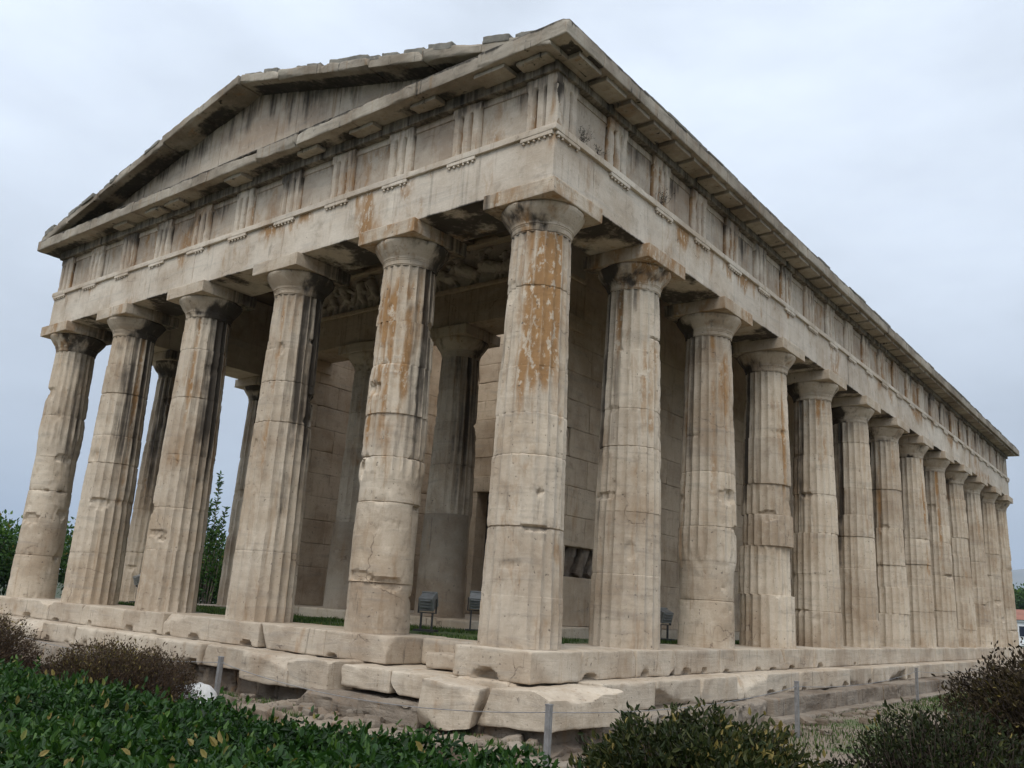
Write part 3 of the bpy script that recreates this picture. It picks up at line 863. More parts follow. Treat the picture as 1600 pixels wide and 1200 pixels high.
# corner glyph faces share the corner; left flank end and far end get plain returns
def metope(axis, a, b, face, sgn, cell=0.07):
    m = MB()
    rec = 0.075
    def bk(q):
        hh = (q[:, 2] - ZT) / (ZF - ZT)
        return np.clip(0.65 * sst(0.45, 1.05, hh + 0.45 * vnoise(q * np.array([3.0, 3.0, 1.2]) + a * 7)), 0, 1) * amt
    amt = rnd(0.35, 1.0)
    if axis == 0: block(m, (a, face - sgn * rec, ZT - 0.003), (b, face - sgn * 0.25, ZF + 0.02), cell=cell, r=0.002, rv=0.004, amp=0.006, nf=3, black=bk, ochre=rnd(0, 0.55))
    else: block(m, (face - sgn * rec, a, ZT - 0.003), (face - sgn * 0.25, b, ZF + 0.02), cell=cell, r=0.002, rv=0.004, amp=0.006, nf=3, black=bk, ochre=rnd(0, 0.55))
    # flat fillet along the head of the metope
    if axis == 0: block(m, (a, face - sgn * 0.058, ZTG + 0.015), (b, face - sgn * 0.12, ZF + 0.02), cell=cell, r=0.003, rv=0.01, black=0.4 * amt)
    else: block(m, (face - sgn * 0.058, a, ZTG + 0.015), (face - sgn * 0.12, b, ZF + 0.02), cell=cell, r=0.003, rv=0.01, black=0.4 * amt)
    build("metope", m, M_FRI, temple, ((a + b) / 2, face, ZT) if axis == 0 else (face, (a + b) / 2, ZT), smooth=35)
for i in range(len(TRX) - 1): metope(0, TRX[i + 1] + TW / 2 - 0.01, TRX[i] - TW / 2 + 0.01, yf, -1)
for i in range(len(TRY) - 1): metope(1, TRY[i] + TW / 2 - 0.01, TRY[i + 1] - TW / 2 + 0.01, xf, 1, cell=0.07 if i < 12 else 0.2)
mb = MB()
# backing courses behind the frieze, all four sides
block(mb, (FX[-1] - EF + 0.05, yf + 0.2, ZT - 0.05), (-INS + EF - 0.2, INS + E, 7.6), cell=0.3, r=0.004, rv=0.01)
row(mb, INS + E, YB0 - 0.1, 1, -INS - E, xf - 0.2, ZT - 0.05, 7.6, 2.6, cell=0.3, r=0.004, rv=0.01)
row(mb, INS + E, YB0 - 0.1, 1, FX[-1] - EF, FX[-1] + E, ZT - 0.05, 7.6, 2.6, cell=0.3, r=0.004, rv=0.01)
block(mb, (FX[-1] - EF + 0.05, YB0 - 2 * E, ZT - 0.05), (-INS - E, YB0 - 0.015, 7.6), cell=0.3, r=0.004, rv=0.01)
block(mb, (FX[-1] - EF, INS - EF + 0.2, ZT - 0.05), (FX[-1] - EF + 0.3, INS + E, ZF), cell=0.2, r=0.004, rv=0.01)
block(mb, (-INS + EF - 0.3, YB0 - 0.6, ZT - 0.05), (-INS + EF - 0.03, YB0 - 0.014, ZF), cell=0.2, r=0.004, rv=0.01)
build("frieze_backing", mb, M_FRI, temple, (-6.8, 16, ZT), smooth=35)

# ------------------------------------------------------------------ cornice
yg, xg = INS - G, -INS + G
xgl, ygb = FX[-1] - G, FY[-1] + G
def soffit_fn(axis, face_wall, face_out):
    def fn(P):
        P = P.copy()
        s = (P[:, 1] - face_wall) / (face_out - face_wall) if axis == 0 else (P[:, 0] - face_wall) / (face_out - face_wall)
        low = P[:, 2] < ZC0 + 0.1
        P[:, 2] += np.where(low, 0.0 - 0.0 * s, 0)
        return P
    return fn
def mossy(axis, out):  # moss on the top edge, crust and painted shade on the soffit
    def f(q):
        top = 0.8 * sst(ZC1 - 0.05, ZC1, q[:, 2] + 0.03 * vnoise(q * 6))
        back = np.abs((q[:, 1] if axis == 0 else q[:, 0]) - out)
        crust = 0.85 * sst(-0.5, 0.2, fbm(q * 1.3 + 4, 3)) * sst(0.12, 0.2, back)  # patchy crust behind the outer edge, also painting the soffit's shade
        return np.maximum(top, crust)  # crust here also holds the painted soffit shade
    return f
mb = MB()
row(mb, xgl, xg - 0.01, 0, yg, INS, ZC0, ZC1, 1.29, cell=0.06, r=0.008, rv=0.07, amp=0.010, nf=2.8, black=mossy(0, yg), fr=1.8, fdir=(0, -1, 0), fcut=0.10)  # black: moss, crust and painted soffit shade
row(mb, xgl + 0.3, xg - 0.3, 0, yg + 0.03, INS - 0.2, ZC1 - 0.004, ZC1 + 0.03, 1.29, cell=0.08, r=0.008, rv=0.05, amp=0.01, nf=3, black=0.7)
build("cornice", mb, M_GEI, temple, (-6.8, yg, ZC0), smooth=38)
mb = MB()
row(mb, INS + 0.002, 18.0, 1, -INS, xg, ZC0, ZC1, 1.29, cell=0.06, r=0.010, rv=0.035, amp=0.006, nf=2.4, black=mossy(1, xg))  # black: moss, crust and painted soffit shade
row(mb, 18.0, ygb, 1, -INS, xg, ZC0, ZC1, 1.29, cell=0.12, r=0.010, rv=0.035, amp=0.006, nf=2.4, black=mossy(1, xg))  # black: moss, crust and painted soffit shade
block(mb, (-INS - 0.6, yg - 0.012, ZC0), (xg + 0.004, INS - 0.001, ZC1 + 0.01), cell=0.06, r=0.012, rv=0.05, amp=0.006, frac=2, fdir=(0, -1, 0), fcut=0.06, black=lambda q: np.minimum(mossy(1, xg)(q), mossy(0, yg)(q)))  # black: moss, crust and painted soffit shade
build("cornice", mb, M_GEI, temple, (xg, 15, ZC0), smooth=38)
mb = MB()
row(mb, yg, ygb, 1, xgl, FX[-1], ZC0 + 0.006, ZC1 + 0.006, 1.29, cell=0.12, r=0.010, rv=0.03)
row(mb, FX[-1], -INS, 0, FY[-1], ygb - 0.004, ZC0, ZC1, 1.29, cell=0.3, r=0.010, rv=0.03)
build("cornice", mb, M_GEI, temple, (xgl, 15, ZC0), smooth=38)
# bed course under the cornice
band("bed_moulding", 0, XR0 + 0.02, XL0 - 0.02, yf + 0.2, -1, ZF - 0.002, ZC0 + 0.02, 0.2 + 0.055, M_GEI, cell=0.1, r=0.008, rv=0.03, black=0.55)
band("bed_moulding", 1, yf + 0.2, YB0 + 0.02, xf - 0.2, 1, ZF - 0.002, ZC0 + 0.02, 0.2 + 0.055, M_GEI, cell=0.1, r=0.008, rv=0.03, black=0.55)
# mutules: flat slabs hung under the cornice
mwid = 0.53
def mutule(axis, c, whole=True, hi=True):
    m = MB()
    z0, z1 = ZC0 - 0.062, ZC0 + 0.004
    o0 = 0.075
    kw = dict(cell=0.06 if hi else 0.2, r=0.004, rv=0.014 if whole else 0.12, amp=0.002 if whole else 0.02, nf=4, black=0.12, tint=0.7)
    if axis == 0: block(m, (c - mwid / 2, yg + o0 + (0 if whole else rnd(0, .12)), z0), (c + mwid / 2, yf - 0.06, z1), **kw)
    else: block(m, (xf + 0.06, c - mwid / 2, z0), (xg - o0 - (0 if whole else rnd(0, .1)), c + mwid / 2, z1), **kw)
    build("mutule", m, M_GEI, temple, (c, yg, z0) if axis == 0 else (xg, c, z0), smooth=38)
mx_ = [TRX[0]]
for i in range(len(TRX) - 1): mx_ += [(TRX[i] + TRX[i + 1]) / 2, TRX[i + 1]]
for i, c in enumerate(mx_):
    if i == 0 or rnd(0, 1) < 0.45: mutule(0, c, whole=(i == 1))
my_ = [TRY[0]]
for i in range(len(TRY) - 1): my_ += [(TRY[i] + TRY[i + 1]) / 2, TRY[i + 1]]
for i, c in enumerate(my_): mutule(1, c, True, hi=i < 24)

# ------------------------------------------------------------------ pediment and roof
XA, ZA = -6.95, 9.42                 # apex of the raking cornice
ZRL, ZRR = 7.80, 7.50
def rake_z(x):
    x = np.asarray(x, float)
    return np.where(x < XA, ZRL + (ZA - ZRL) * (x - xgl) / (XA - xgl), ZRR + (ZA - ZRR) * (xg - x) / (xg - XA))
mb = MB()
xs = np.linspace(-12.9, -0.9, 11) + np.concatenate([[0], RNG.uniform(-0.25, 0.25, 9), [0]])
for i in range(10):
    a, b_ = xs[i] + 0.003, xs[i + 1] - 0.003
    z0 = ZC1 - 0.02
    def fn(P, z0=z0):
        top = rake_z(P[:, 0]) - 0.16
        P = P.copy(); P[:, 2] = z0 + (P[:, 2] - z0) * np.maximum(top - z0, 0.02)
        return P
    ty = 0.19 + rnd(-0.006, 0.006)
    block(mb, (a, ty, z0), (b_, ty + 0.4, z0 + 1.0), cell=0.12, r=0.006, rv=0.02, amp=0.006, fn=fn,
          black=lambda q: 0.6 * sst(0.55, 1.0, (q[:, 2] - ZC1) / np.maximum(rake_z(q[:, 0]) - 0.16 - ZC1, 0.1) + 0.4 * vnoise(q * np.array([4, 4, 1.5]))))
build("tympanum", mb, M_FRI, temple, (XA, 0.19, ZC1), smooth=35)
def raking(x0, x1, n):
    mb = MB()
    xs = np.linspace(x0, x1, n + 1)
    for i in range(n):
        a, b_ = xs[i], xs[i + 1]
        za, zb = float(rake_z(a)), float(rake_z(b_))
        up = rnd(-0.012, 0.022); fo = rnd(-0.03, 0.025)
        def fn(P, a=a, b_=b_, za=za, zb=zb, up=up):
            P = P.copy(); P[:, 2] += za + (zb - za) * (P[:, 0] - a) / (b_ - a) + up; return P
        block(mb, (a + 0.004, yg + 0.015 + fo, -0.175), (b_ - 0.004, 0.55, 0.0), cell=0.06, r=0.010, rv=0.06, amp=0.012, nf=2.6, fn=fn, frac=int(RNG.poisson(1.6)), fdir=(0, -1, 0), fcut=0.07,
              black=lambda q: np.maximum(0.8 * sst(0.03, -0.05, rake_z(q[:, 0]) - q[:, 2] - 0.04 * vnoise(q * 5)), 0.85 * sst(-0.45, 0.2, fbm(q * 1.4 + 2, 3)) * sst(0.13, 0.2, q[:, 1] - yg)))  # dark top edge; crust patches beneath also paint the rake's shade
        # remains of tiles along the edge
        s = a + rnd(0.0, 0.2)
        while s < b_ - 0.15:
            L = rnd(0.22, 0.55)
            if rnd(0, 1) < 0.8:
                tl = MB(); block(tl, (s, yg + rnd(0.0, 0.06) + fo, -0.05), (min(s + L, b_), 0.5, rnd(0.03, 0.08)), cell=0.06, r=0.006, rv=0.045, amp=0.012, nf=5, fn=fn, black=0.9)
                build("tile_edge", tl, M_TILE, temple, (s, yg, float(rake_z(s))), smooth=38)
            s += L + rnd(0.02, 0.14)
    build("raking_cornice", mb, M_GEI, temple, ((x0 + x1) / 2, yg, float(rake_z((x0 + x1) / 2))), smooth=38)
raking(xgl - 0.01, XA, 6)
raking(XA, xg - 0.25, 6)
# roof slopes
mb = MB()
for sx, (xa, za), (xb, zb) in ((0, (xgl + 0.05, float(rake_z(xgl)) - 0.10), (XA, ZA - 0.06)), (1, (XA, ZA - 0.06), (xg - 0.08, ZC1 + 0.015))):
    nx, ny = 16, 50
    X, Y = np.meshgrid(np.linspace(xa, xb, nx), np.linspace(0.45, ygb, ny))
    X = X.ravel(); Y = Y.ravel()
    Zt = za + (zb - za) * (X - xa) / (xb - xa)
    top = np.stack([X, Y, Zt + 0.012 * vnoise(np.stack([X * 3, Y * 3, X], 1))], 1)
    bot = np.stack([X, Y, Zt - 0.12], 1)
    f = grid_faces(nx, ny)
    cx_ = X[f].mean(1); cy_ = Y[f].mean(1)
    f = f[~((cx_ > -10.4) & (cx_ < -3.3) & (cy_ > 5.0) & (cy_ < 9.0))]     # unseen opening above the porch, made so skylight reaches the inner walls
    mb.add(np.concatenate([top, bot]), np.concatenate([f, f[:, ::-1] + nx * ny]))
build("roof", mb, M_TILE, temple, (XA, 16, ZC1), smooth=40)
mb = MB()
y = 0.5
while y < ygb - 0.2:
    L = rnd(0.55, 0.72)
    block(mb, (xg - 0.35, y, ZC1 + 0.001), (xg - rnd(-0.012, 0.03), min(y + L - 0.012, ygb), ZC1 + rnd(0.03, 0.055)), cell=0.08 if y < 15 else 0.2, r=0.006, rv=0.03, amp=0.006, nf=4, black=0.8)
    y += L
build("eaves_tile", mb, M_TILE, temple, (xg, 16, ZC1), smooth=38)
mb = MB()
for X0, X1, ya in ((-12.7, -1.0, ygb - 0.9),):
    block(mb, (X0, ya, ZC1), (X1, ya + 0.4, ZC1 + 1.0), cell=0.3, fn=lambda P: np.stack([P[:, 0], P[:, 1], ZC1 + (P[:, 2] - ZC1) * np.maximum(rake_z(P[:, 0]) - 0.2 - ZC1, 0.02)], 1))
build("tympanum", mb, M_FRI, temple, (XA, ygb - 0.9, ZC1), smooth=35)

# ------------------------------------------------------------------ cella
WX0, WX1 = -2.90, -10.81            # outer faces of the long walls
WT = 0.74
YA = 4.22                           # face of the porch architrave and the wall ends
YE = 27.5
def wall(name, axis, a0, a1, f0, f1, z0, z1, cell, courses, ln, holes=0.0, hole_fn=None, rv=0.03, tintf=None):
    m = MB()
    zs = np.concatenate([[z0], np.linspace(courses[0], z1, courses[1] + 1)]) if courses[0] > z0 + 1e-6 else np.linspace(z0, z1, courses[1] + 1)
    for k in range(len(zs) - 1):
        L = ln * (1.0 if k else 1.15)
        s = a0 - (L * 0.5 if k % 2 else 0)
        while s < a1 - 0.02:
            p, q = max(s, a0), min(s + L, a1)
            s += L
            if q - p < 0.05: continue
            if hole_fn and hole_fn((p + q) / 2, (zs[k] + zs[k + 1]) / 2): continue
            j = rnd(-0.006, 0.006)
            rr = rv * (3.2 if rnd(0, 1) < holes else 1)
            if axis == 0: block(m, (p + 0.002, f0 + j, zs[k] + 0.002), (q - 0.002, f1, zs[k + 1] - 0.002), cell=cell, r=0.006, rv=rr, amp=0.006)
            else: block(m, (f0 + j, p + 0.002, zs[k] + 0.002), (f1 + j, q - 0.002, zs[k + 1] - 0.002), cell=cell, r=0.006, rv=rr, amp=0.006)
    return build(name, m, M_WALL, temple, ((a0 + a1) / 2, f0, z0) if axis == 0 else (f0, (a0 + a1) / 2, z0), smooth=35)
CZ = 0.16
ZW = 7.3
hole = lambda s, z: (4.7 < s < 6.2 and 1.1 < z < 1.7)
wall("cella_wall", 1, YA, 10.0, WX0 - WT, WX0, CZ, 5.74, 0.09, (1.0, 9), 1.22, 0.12, hole, 0.035)
wall("cella_wall", 1, 10.0, YE, WX0 - WT, WX0, CZ, 5.74, 0.2, (1.0, 9), 1.22, 0.1, None, 0.03)
wall("cella_wall", 1, YA, 9.2, WX1, WX1 + WT, CZ, 5.74, 0.09, (1.0, 9), 1.22, 0.2, None, 0.04)
wall("cella_wall", 1, 9.2, YE, WX1, WX1 + WT, CZ, 5.74, 0.3, (1.0, 9), 1.22, 0.1, None, 0.03)
mb = MB()   # upper courses of the long walls (frieze level)
row(mb, YA + 0.9, YE, 1, WX0 - WT, WX0, 5.742, ZW + 0.3, 2.4, cell=0.2, r=0.006, rv=0.02)
row(mb, YA + 0.9, YE, 1, WX1, WX1 + WT, 5.742, ZW + 0.3, 2.4, cell=0.2, r=0.006, rv=0.02)
build("wall_crown", mb, M_WALL, temple, (XA, 12, 5.74), smooth=35)
# rough filling stones inside the broken hole of the near wall
mb = MB()
for k in range(4):
    Rm = Matrix.Rotation(R(-28), 3, 'X')
    c = np.array((WX0 - 0.22, 4.75 + 0.42 * k, 1.35))
    block(mb, c - (0.12, 0.10, 0.36), c + (0.12, 0.10, 0.36), cell=0.05, r=0.02, rv=0.06, amp=0.03, nf=5, frac=3, black=0.3, fn=lambda P, c=c: (P - c) @ np.array(Rm).T + c)
block(mb, (WX0 - 0.6, 4.4, 1.0), (WX0 - 0.22, 6.6, 1.75), cell=0.08, r=0.01, rv=0.05, amp=0.04, nf=4, black=0.5)
build("broken_filling", mb, M_PORO, temple, (WX0, 5.5, 1.3), smooth=40)
# cross wall with doorway
DX0, DX1, DZ = -8.50, -5.20, 3.15
YD = 9.0
wall("cross_wall", 0, WX1 + WT + 0.002, DX0 - 0.28, YD, YD + 0.7, CZ, 7.5, 0.1, (1.0, 12), 1.2, 0.1)
wall("cross_wall", 0, DX1 + 0.28, WX0 - WT - 0.002, YD, YD + 0.7, CZ, 7.5, 0.1, (1.0, 12), 1.2, 0.1)
wall("cross_wall", 0, DX0 - 0.276, DX1 + 0.276, YD + 0.002, YD + 0.7, DZ + 0.40, 7.5, 0.1, (DZ + 0.4, 8), 1.3, 0.1)
mb = MB()
block(mb, (DX0 - 0.27, YD - 0.06, CZ), (DX0, YD + 0.6, DZ), cell=0.1, r=0.01, rv=0.03)
block(mb, (DX1, YD - 0.06, CZ), (DX1 + 0.27, YD + 0.6, DZ), cell=0.1, r=0.01, rv=0.03)
block(mb, (DX0 - 0.27, YD - 0.08, DZ + 0.002), (DX1 + 0.27, YD + 0.6, DZ + 0.396), cell=0.1, r=0.01, rv=0.04)
build("door_frame", mb, M_WALL, temple, ((DX0 + DX1) / 2, YD, CZ), smooth=35)
mb = MB()
for a in (DX0, (DX0 + DX1) / 2):
    wdt = (DX1 - DX0) / 2
    box(mb, (a + 0.01, YD + 0.35, CZ), (a + wdt - 0.01, YD + 0.42, DZ - 0.01))
    for z in (0.35, 1.3, 2.2):
        box(mb, (a + 0.12, YD + 0.32, z), (a + wdt - 0.12, YD + 0.349, z + 0.75))
build("door", mb, M_DOORW, temple, ((DX0 + DX1) / 2, YD + 0.35, CZ))
wall("cella_wall", 0, WX1 + WT, WX0 - WT, YE - 0.7, YE - 0.002, CZ, 7.4, 0.4, (1.0, 12), 1.3)
# stepped plinth under the cella
mb = MB()
row(mb, YA - 0.35, YE, 1, WX0 - 1.0, WX0 + 0.32, -0.1, CZ - 0.002, 1.3, cell=0.08, r=0.02, rv=0.07, amp=0.012)
row(mb, YA - 0.35, YE, 1, WX1 - 0.32, WX1 + 1.0, -0.1, CZ - 0.002, 1.3, cell=0.1, r=0.02, rv=0.07, amp=0.012)
row(mb, WX1 + 1.0, WX0 - 1.0, 0, YA - 0.35, YD + 0.6, -0.1, CZ - 0.004, 1.3, cell=0.08, r=0.02, rv=0.07, amp=0.012)
row(mb, WX1 + 1.2, WX0 - 1.2, 0, YD + 0.6, YE, -0.1, CZ - 0.02, 4, cell=1, r=0.02, rv=0.03)
build("cella_plinth", mb, M_STEP, temple, (XA, 12, 0), smooth=40)
# anta capitals
for xa in (WX0 - WT, WX1):
    mb = MB()
    block(mb, (xa - 0.05, YA - 0.06, 5.45), (xa + WT + 0.05, YA + 0.9, 5.735), cell=0.1, r=0.01, rv=0.03)
    build("anta_capital", mb, M_WALL, temple, (xa, YA, 5.45), smooth=35)
# porch columns between the wall ends
YP = 4.68
for k, xp in enumerate((-5.56, -8.145)):
    mb, _ = make_shaft(xp, YP, 80 + k, rlo=0.50, rup=0.385, zt=5.16, segs=6, dz=0.05, wear=0.008, shelter=(0.8, 0.3), black=0.9, z0=CZ, smooth_below=2.0, spalls=4)
    o = build("column", mb, M_COL, temple, (xp, YP, CZ), smooth=32)
    o['label'] = "porch column standing between the wall ends"
    cap = make_capital(xp, YP, 90 + k, z0=5.155, zab=5.53, ztop=5.738, rup=0.385, a=0.55, shelter=(0.8, 0.3), black=0.6)
    build("capital", cap, M_COL, o, (xp, YP, 5.155), smooth=32)
    # smooth grey replacement skin around the foot
    m = MB()
    nth = 48; zs = np.linspace(CZ, 2.05 - 0.15 * k, 26)
    T, Z = np.meshgrid(np.linspace(-2.55, 0.1, nth), zs)
    T = T.ravel(); Z = Z.ravel()
    rr = 0.50 + (0.385 - 0.50) * ((Z - CZ) / 5.0) ** 1.15 + 0.012
    rr += 0.004 * fbm(np.stack([np.cos(T) * 4, np.sin(T) * 4, Z * 4 + k], 1), 3)
    ri = rr - 0.05
    V = np.concatenate([np.stack([xp + np.cos(T) * r_, YP + np.sin(T) * r_, Z], 1) for r_ in (rr, ri)])
    f = grid_faces(nth, 26); n0 = nth * 26
    q = [f, f[:, ::-1] + n0]
    tp = np.arange(nth - 1) + nth * 25
    q.append(np.stack([tp, tp + 1, tp + 1 + n0, tp + n0], 1))
    ed = np.arange(25) * nth
    q.append(np.stack([ed, ed + nth, ed + nth + n0, ed + n0], 1)); ed = ed + nth - 1
    q.append(np.stack([ed + nth, ed, ed + n0, ed + nth + n0], 1))
    m.add(V, np.concatenate(q))
    build("patch", m, M_CEM, o, (xp, YP, CZ), smooth=40)
# porch architrave, moulding, carved frieze, crowning course
mb = MB()
cs = [WX1, -8.145, -5.56, WX0]
for i in range(3):
    block(mb, (cs[i] + 0.002, YA, 5.742), (cs[i + 1] - 0.002, YA + 0.88, 6.44), cell=0.1, r=0.006, rv=0.03, amp=0.006, black=0.2, tint=0.3)
build("architrave", mb, M_WALL, temple, (XA, YA, 5.74), smooth=35)['label'] = "porch architrave under the carved frieze"
mb = MB()
block(mb, (WX1, YA - 0.05, 6.442), (WX0 + 0.03, YA + 0.88, 6.53), cell=0.1, r=0.008, rv=0.025, tint=0.8)
block(mb, (WX1, YA - 0.07, 7.33), (WX0 + 0.03, YA + 0.88, 7.43), cell=0.1, r=0.008, rv=0.03, tint=0.9)
block(mb, (WX1, YA - 0.02, 7.432), (WX0 + 0.03, YA + 0.88, 7.60), cell=0.15, r=0.008, rv=0.03, tint=0.6)
build("moulding", mb, M_WALL, temple, (XA, YA, 6.44), smooth=35)
# weathered relief of struggling figures, without heads or detail left
mb = MB()
nx, nz = 620, 66
fxs = np.linspace(WX1 + 0.02, WX0 - 0.02, nx); fzs = np.linspace(6.532, 7.328, nz)
X, Z = np.meshgrid(fxs, fzs); X = X.ravel(); Z = Z.ravel()
hgt = np.zeros(len(X))
rg = np.random.default_rng(5)
def capsule(x0, z0, x1, z1, r0, r1, base):
    global hgt
    dx, dz = x1 - x0, z1 - z0
    t = np.clip(((X - x0) * dx + (Z - z0) * dz) / (dx * dx + dz * dz + 1e-9), 0, 1)
    d = np.hypot(X - x0 - t * dx, Z - z0 - t * dz); r = r0 + (r1 - r0) * t
    k = np.sqrt(np.clip(1 - (d / r) ** 2, 0, 1))
    hgt = np.maximum(hgt, np.where(d < r, base + r * 0.9 * k, 0))
x = WX1 + 0.3
while x < WX0 - 0.25:
    zb = 6.55
    if rg.random() < 0.4:      # four-legged body, rearing
        a = rg.uniform(-0.5, 0.6); s = rg.choice([-1, 1])
        cx, cz_ = x + 0.12, zb + 0.33
        e = (cx + s * 0.22 * math.cos(a), cz_ + 0.22 * math.sin(a)); b0 = (cx - s * 0.22 * math.cos(a), cz_ - 0.22 * math.sin(a))
        capsule(*b0, *e, 0.11, 0.12, 0.05)
        capsule(*e, e[0] + s * 0.06, e[1] + 0.24, 0.085, 0.075, 0.06)
        capsule(*b0, b0[0] - s * 0.04, zb + 0.02, 0.06, 0.03, 0.03); capsule(*b0, b0[0] + s * 0.12, zb + 0.02, 0.055, 0.03, 0.05)
        capsule(*e, e[0] + s * 0.17, e[1] - 0.15, 0.05, 0.03, 0.05); capsule(e[0], e[1] + 0.2, e[0] + s * 0.2, e[1] + 0.22, 0.045, 0.035, 0.06)
        capsule(e[0] + s * 0.06, e[1] + 0.24, e[0] - s * 0.14, e[1] + 0.32, 0.045, 0.035, 0.05)
        x += 0.62
    else:
        s = rg.choice([-1, 1]); lean = rg.uniform(0.02, 0.2) * s
        hip = (x, zb + rg.uniform(0.24, 0.34)); sh = (x + lean, hip[1] + 0.27)
        capsule(*hip, *sh, 0.075, 0.105, 0.06)
        k1 = (x + rg.uniform(-0.2, -0.06), zb + rg.uniform(0.14, 0.24)); k2 = (x + rg.uniform(0.06, 0.2), zb + rg.uniform(0.14, 0.24))
        for kx in (k1, k2):
            capsule(*hip, *kx, 0.07, 0.052, 0.05); capsule(*kx, kx[0] + rg.uniform(-0.1, 0.1), zb + 0.02, 0.05, 0.032, 0.04)
        for q in (-1, 1):
            el = (sh[0] + q * rg.uniform(0.1, 0.2), sh[1] + rg.uniform(-0.16, 0.1))
            capsule(sh[0], sh[1], *el, 0.05, 0.042, 0.06); capsule(*el, el[0] + rg.uniform(-0.05, 0.15) * q, el[1] + rg.uniform(-0.12, 0.14), 0.042, 0.03, 0.06)
        if rg.random() < 0.5: capsule(sh[0] + lean * 0.2, sh[1] + 0.13, sh[0] + lean * 0.3, sh[1] + 0.15, 0.062, 0.055, 0.06)
        if rg.random() < 0.4: capsule(x - 0.16 * s, zb + 0.2, x - 0.22 * s, zb + 0.55, 0.10, 0.04, 0.0)
        x += 0.44
nn = fbm(np.stack([X * 9, Z * 9, 0 * X], 1), 4, 0.6)
hgt = hgt * (1 + 0.25 * nn) + 0.010 * nn
V = np.stack([X, YA + 0.10 - hgt, Z], 1)
mb.add(V, grid_faces(nx, nz), tint=np.clip(0.85 + 0.3 * nn, 0, 1))
block(mb, (WX1 + 0.01, YA + 0.14, 6.535), (WX0, YA + 0.88, 7.325), cell=0.4)
build("carved_frieze", mb, M_REL, temple, (XA, YA, 6.53), smooth=50)
# coffered ceiling: slab and beams
mb = MB()
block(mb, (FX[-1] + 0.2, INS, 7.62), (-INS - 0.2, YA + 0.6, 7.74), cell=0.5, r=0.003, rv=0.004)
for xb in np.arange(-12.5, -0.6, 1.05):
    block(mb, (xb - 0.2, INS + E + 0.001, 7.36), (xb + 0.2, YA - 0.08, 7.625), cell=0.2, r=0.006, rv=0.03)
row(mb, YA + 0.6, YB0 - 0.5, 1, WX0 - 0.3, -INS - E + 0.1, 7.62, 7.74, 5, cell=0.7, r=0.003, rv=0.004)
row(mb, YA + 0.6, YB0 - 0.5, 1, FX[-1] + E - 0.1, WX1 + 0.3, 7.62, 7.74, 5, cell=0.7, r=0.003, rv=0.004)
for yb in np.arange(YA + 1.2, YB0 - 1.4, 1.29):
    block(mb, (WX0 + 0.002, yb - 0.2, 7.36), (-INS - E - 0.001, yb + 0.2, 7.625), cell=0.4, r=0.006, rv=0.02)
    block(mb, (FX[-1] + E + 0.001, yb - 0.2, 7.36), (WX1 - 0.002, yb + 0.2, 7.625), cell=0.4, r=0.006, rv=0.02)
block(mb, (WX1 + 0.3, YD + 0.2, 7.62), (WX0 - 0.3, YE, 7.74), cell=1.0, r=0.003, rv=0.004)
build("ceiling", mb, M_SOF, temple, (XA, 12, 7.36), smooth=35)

# ------------------------------------------------------------------ ground
def gz(x, y):
    x = np.asarray(x, float); y = np.asarray(y, float)
    side = sst(-3, 8, y)
    z = -1.16 + 0.20 * side
    far = np.hypot(x + 5, y - 8)
    z = z - 0.35 * sst(35, 140, far)
    return z
rings = np.concatenate([[0.01], np.geomspace(1.0, 16000, 90)])
nth = 120
T, RR = np.meshgrid(np.arange(nth) / nth * 2 * np.pi, rings)
X = (-2 + np.cos(T) * RR).ravel(); Y = (2 + np.sin(T) * RR).ravel()
nz_ = fbm(np.stack([X * 0.7, Y * 0.7, 0 * X], 1), 4) * 0.05 * (np.hypot(X, Y) < 60)
mb = MB(); mb.add(np.stack([X, Y, gz(X, Y) + nz_], 1), grid_faces(nth, len(rings), wrap=True))
g = build("ground", mb, M_GROUND, None, (0, 0, 0), smooth=180)
tag(g, "bare earth and thin grass around the temple base", "ground", kind="structure")
# grassy floor of the colonnade
mb = MB()
def sheet(mb, x0, x1, y0, y1, z, n=40):
    X, Y = np.meshgrid(np.linspace(x0, x1, n), np.linspace(y0, y1, n)); X = X.ravel(); Y = Y.ravel()
    mb.add(np.stack([X, Y, z + 0.012 * fbm(np.stack([X * 2, Y * 2, X * 0], 1), 3)], 1), grid_faces(n, n))
sheet(mb, XL + 1.1, -1.1, 1.1, YA - 0.34, -0.02, 60)
sheet(mb, WX0 + 0.3, -1.1, YA - 0.34, YB - 1.1, -0.02, 60)
sheet(mb, XL + 1.1, WX1 - 0.3, YA - 0.34, YB - 1.1, -0.02, 60)
g = build("colonnade_floor", mb, M_LAWN, None, (0, 0, 0), smooth=180)
tag(g, "mossy earth floor between the colonnade and the inner wall", "floor", kind="structure")

def blades(mb, X, Y, Z, h, wdt=0.006, tl=(0, 1)):
    n = len(X)
    a = RNG.uniform(0, 2 * np.pi, n); le = RNG.uniform(0.1, 0.7, n); hh = h * RNG.uniform(0.5, 1.2, n)
    d = np.stack([np.cos(a), np.sin(a), 0 * a], 1); s = np.stack([-np.sin(a), np.cos(a), 0 * a], 1)
    B = np.stack([X, Y, Z], 1)
    mid = B + d * (hh * le * 0.35)[:, None] + np.array([0, 0, 1]) * (hh * 0.6)[:, None]
    tip = B + d * (hh * le)[:, None] + np.array([0, 0, 1]) * hh[:, None]
    V = np.stack([B - s * wdt, B + s * wdt, mid + s * wdt * 0.7, mid - s * wdt * 0.7, tip], 1).reshape(-1, 3)
    o = np.arange(n) * 5
    mb.add(V, np.stack([o, o + 1, o + 2, o + 3], 1), np.stack([o + 3, o + 2, o + 4], 1), tint=np.repeat(RNG.uniform(*tl, n), 5))
mb = MB()
n = 16000
X = RNG.uniform(XL + 1.2, -1.2, n); Y = RNG.uniform(1.15, YA - 0.4, n)
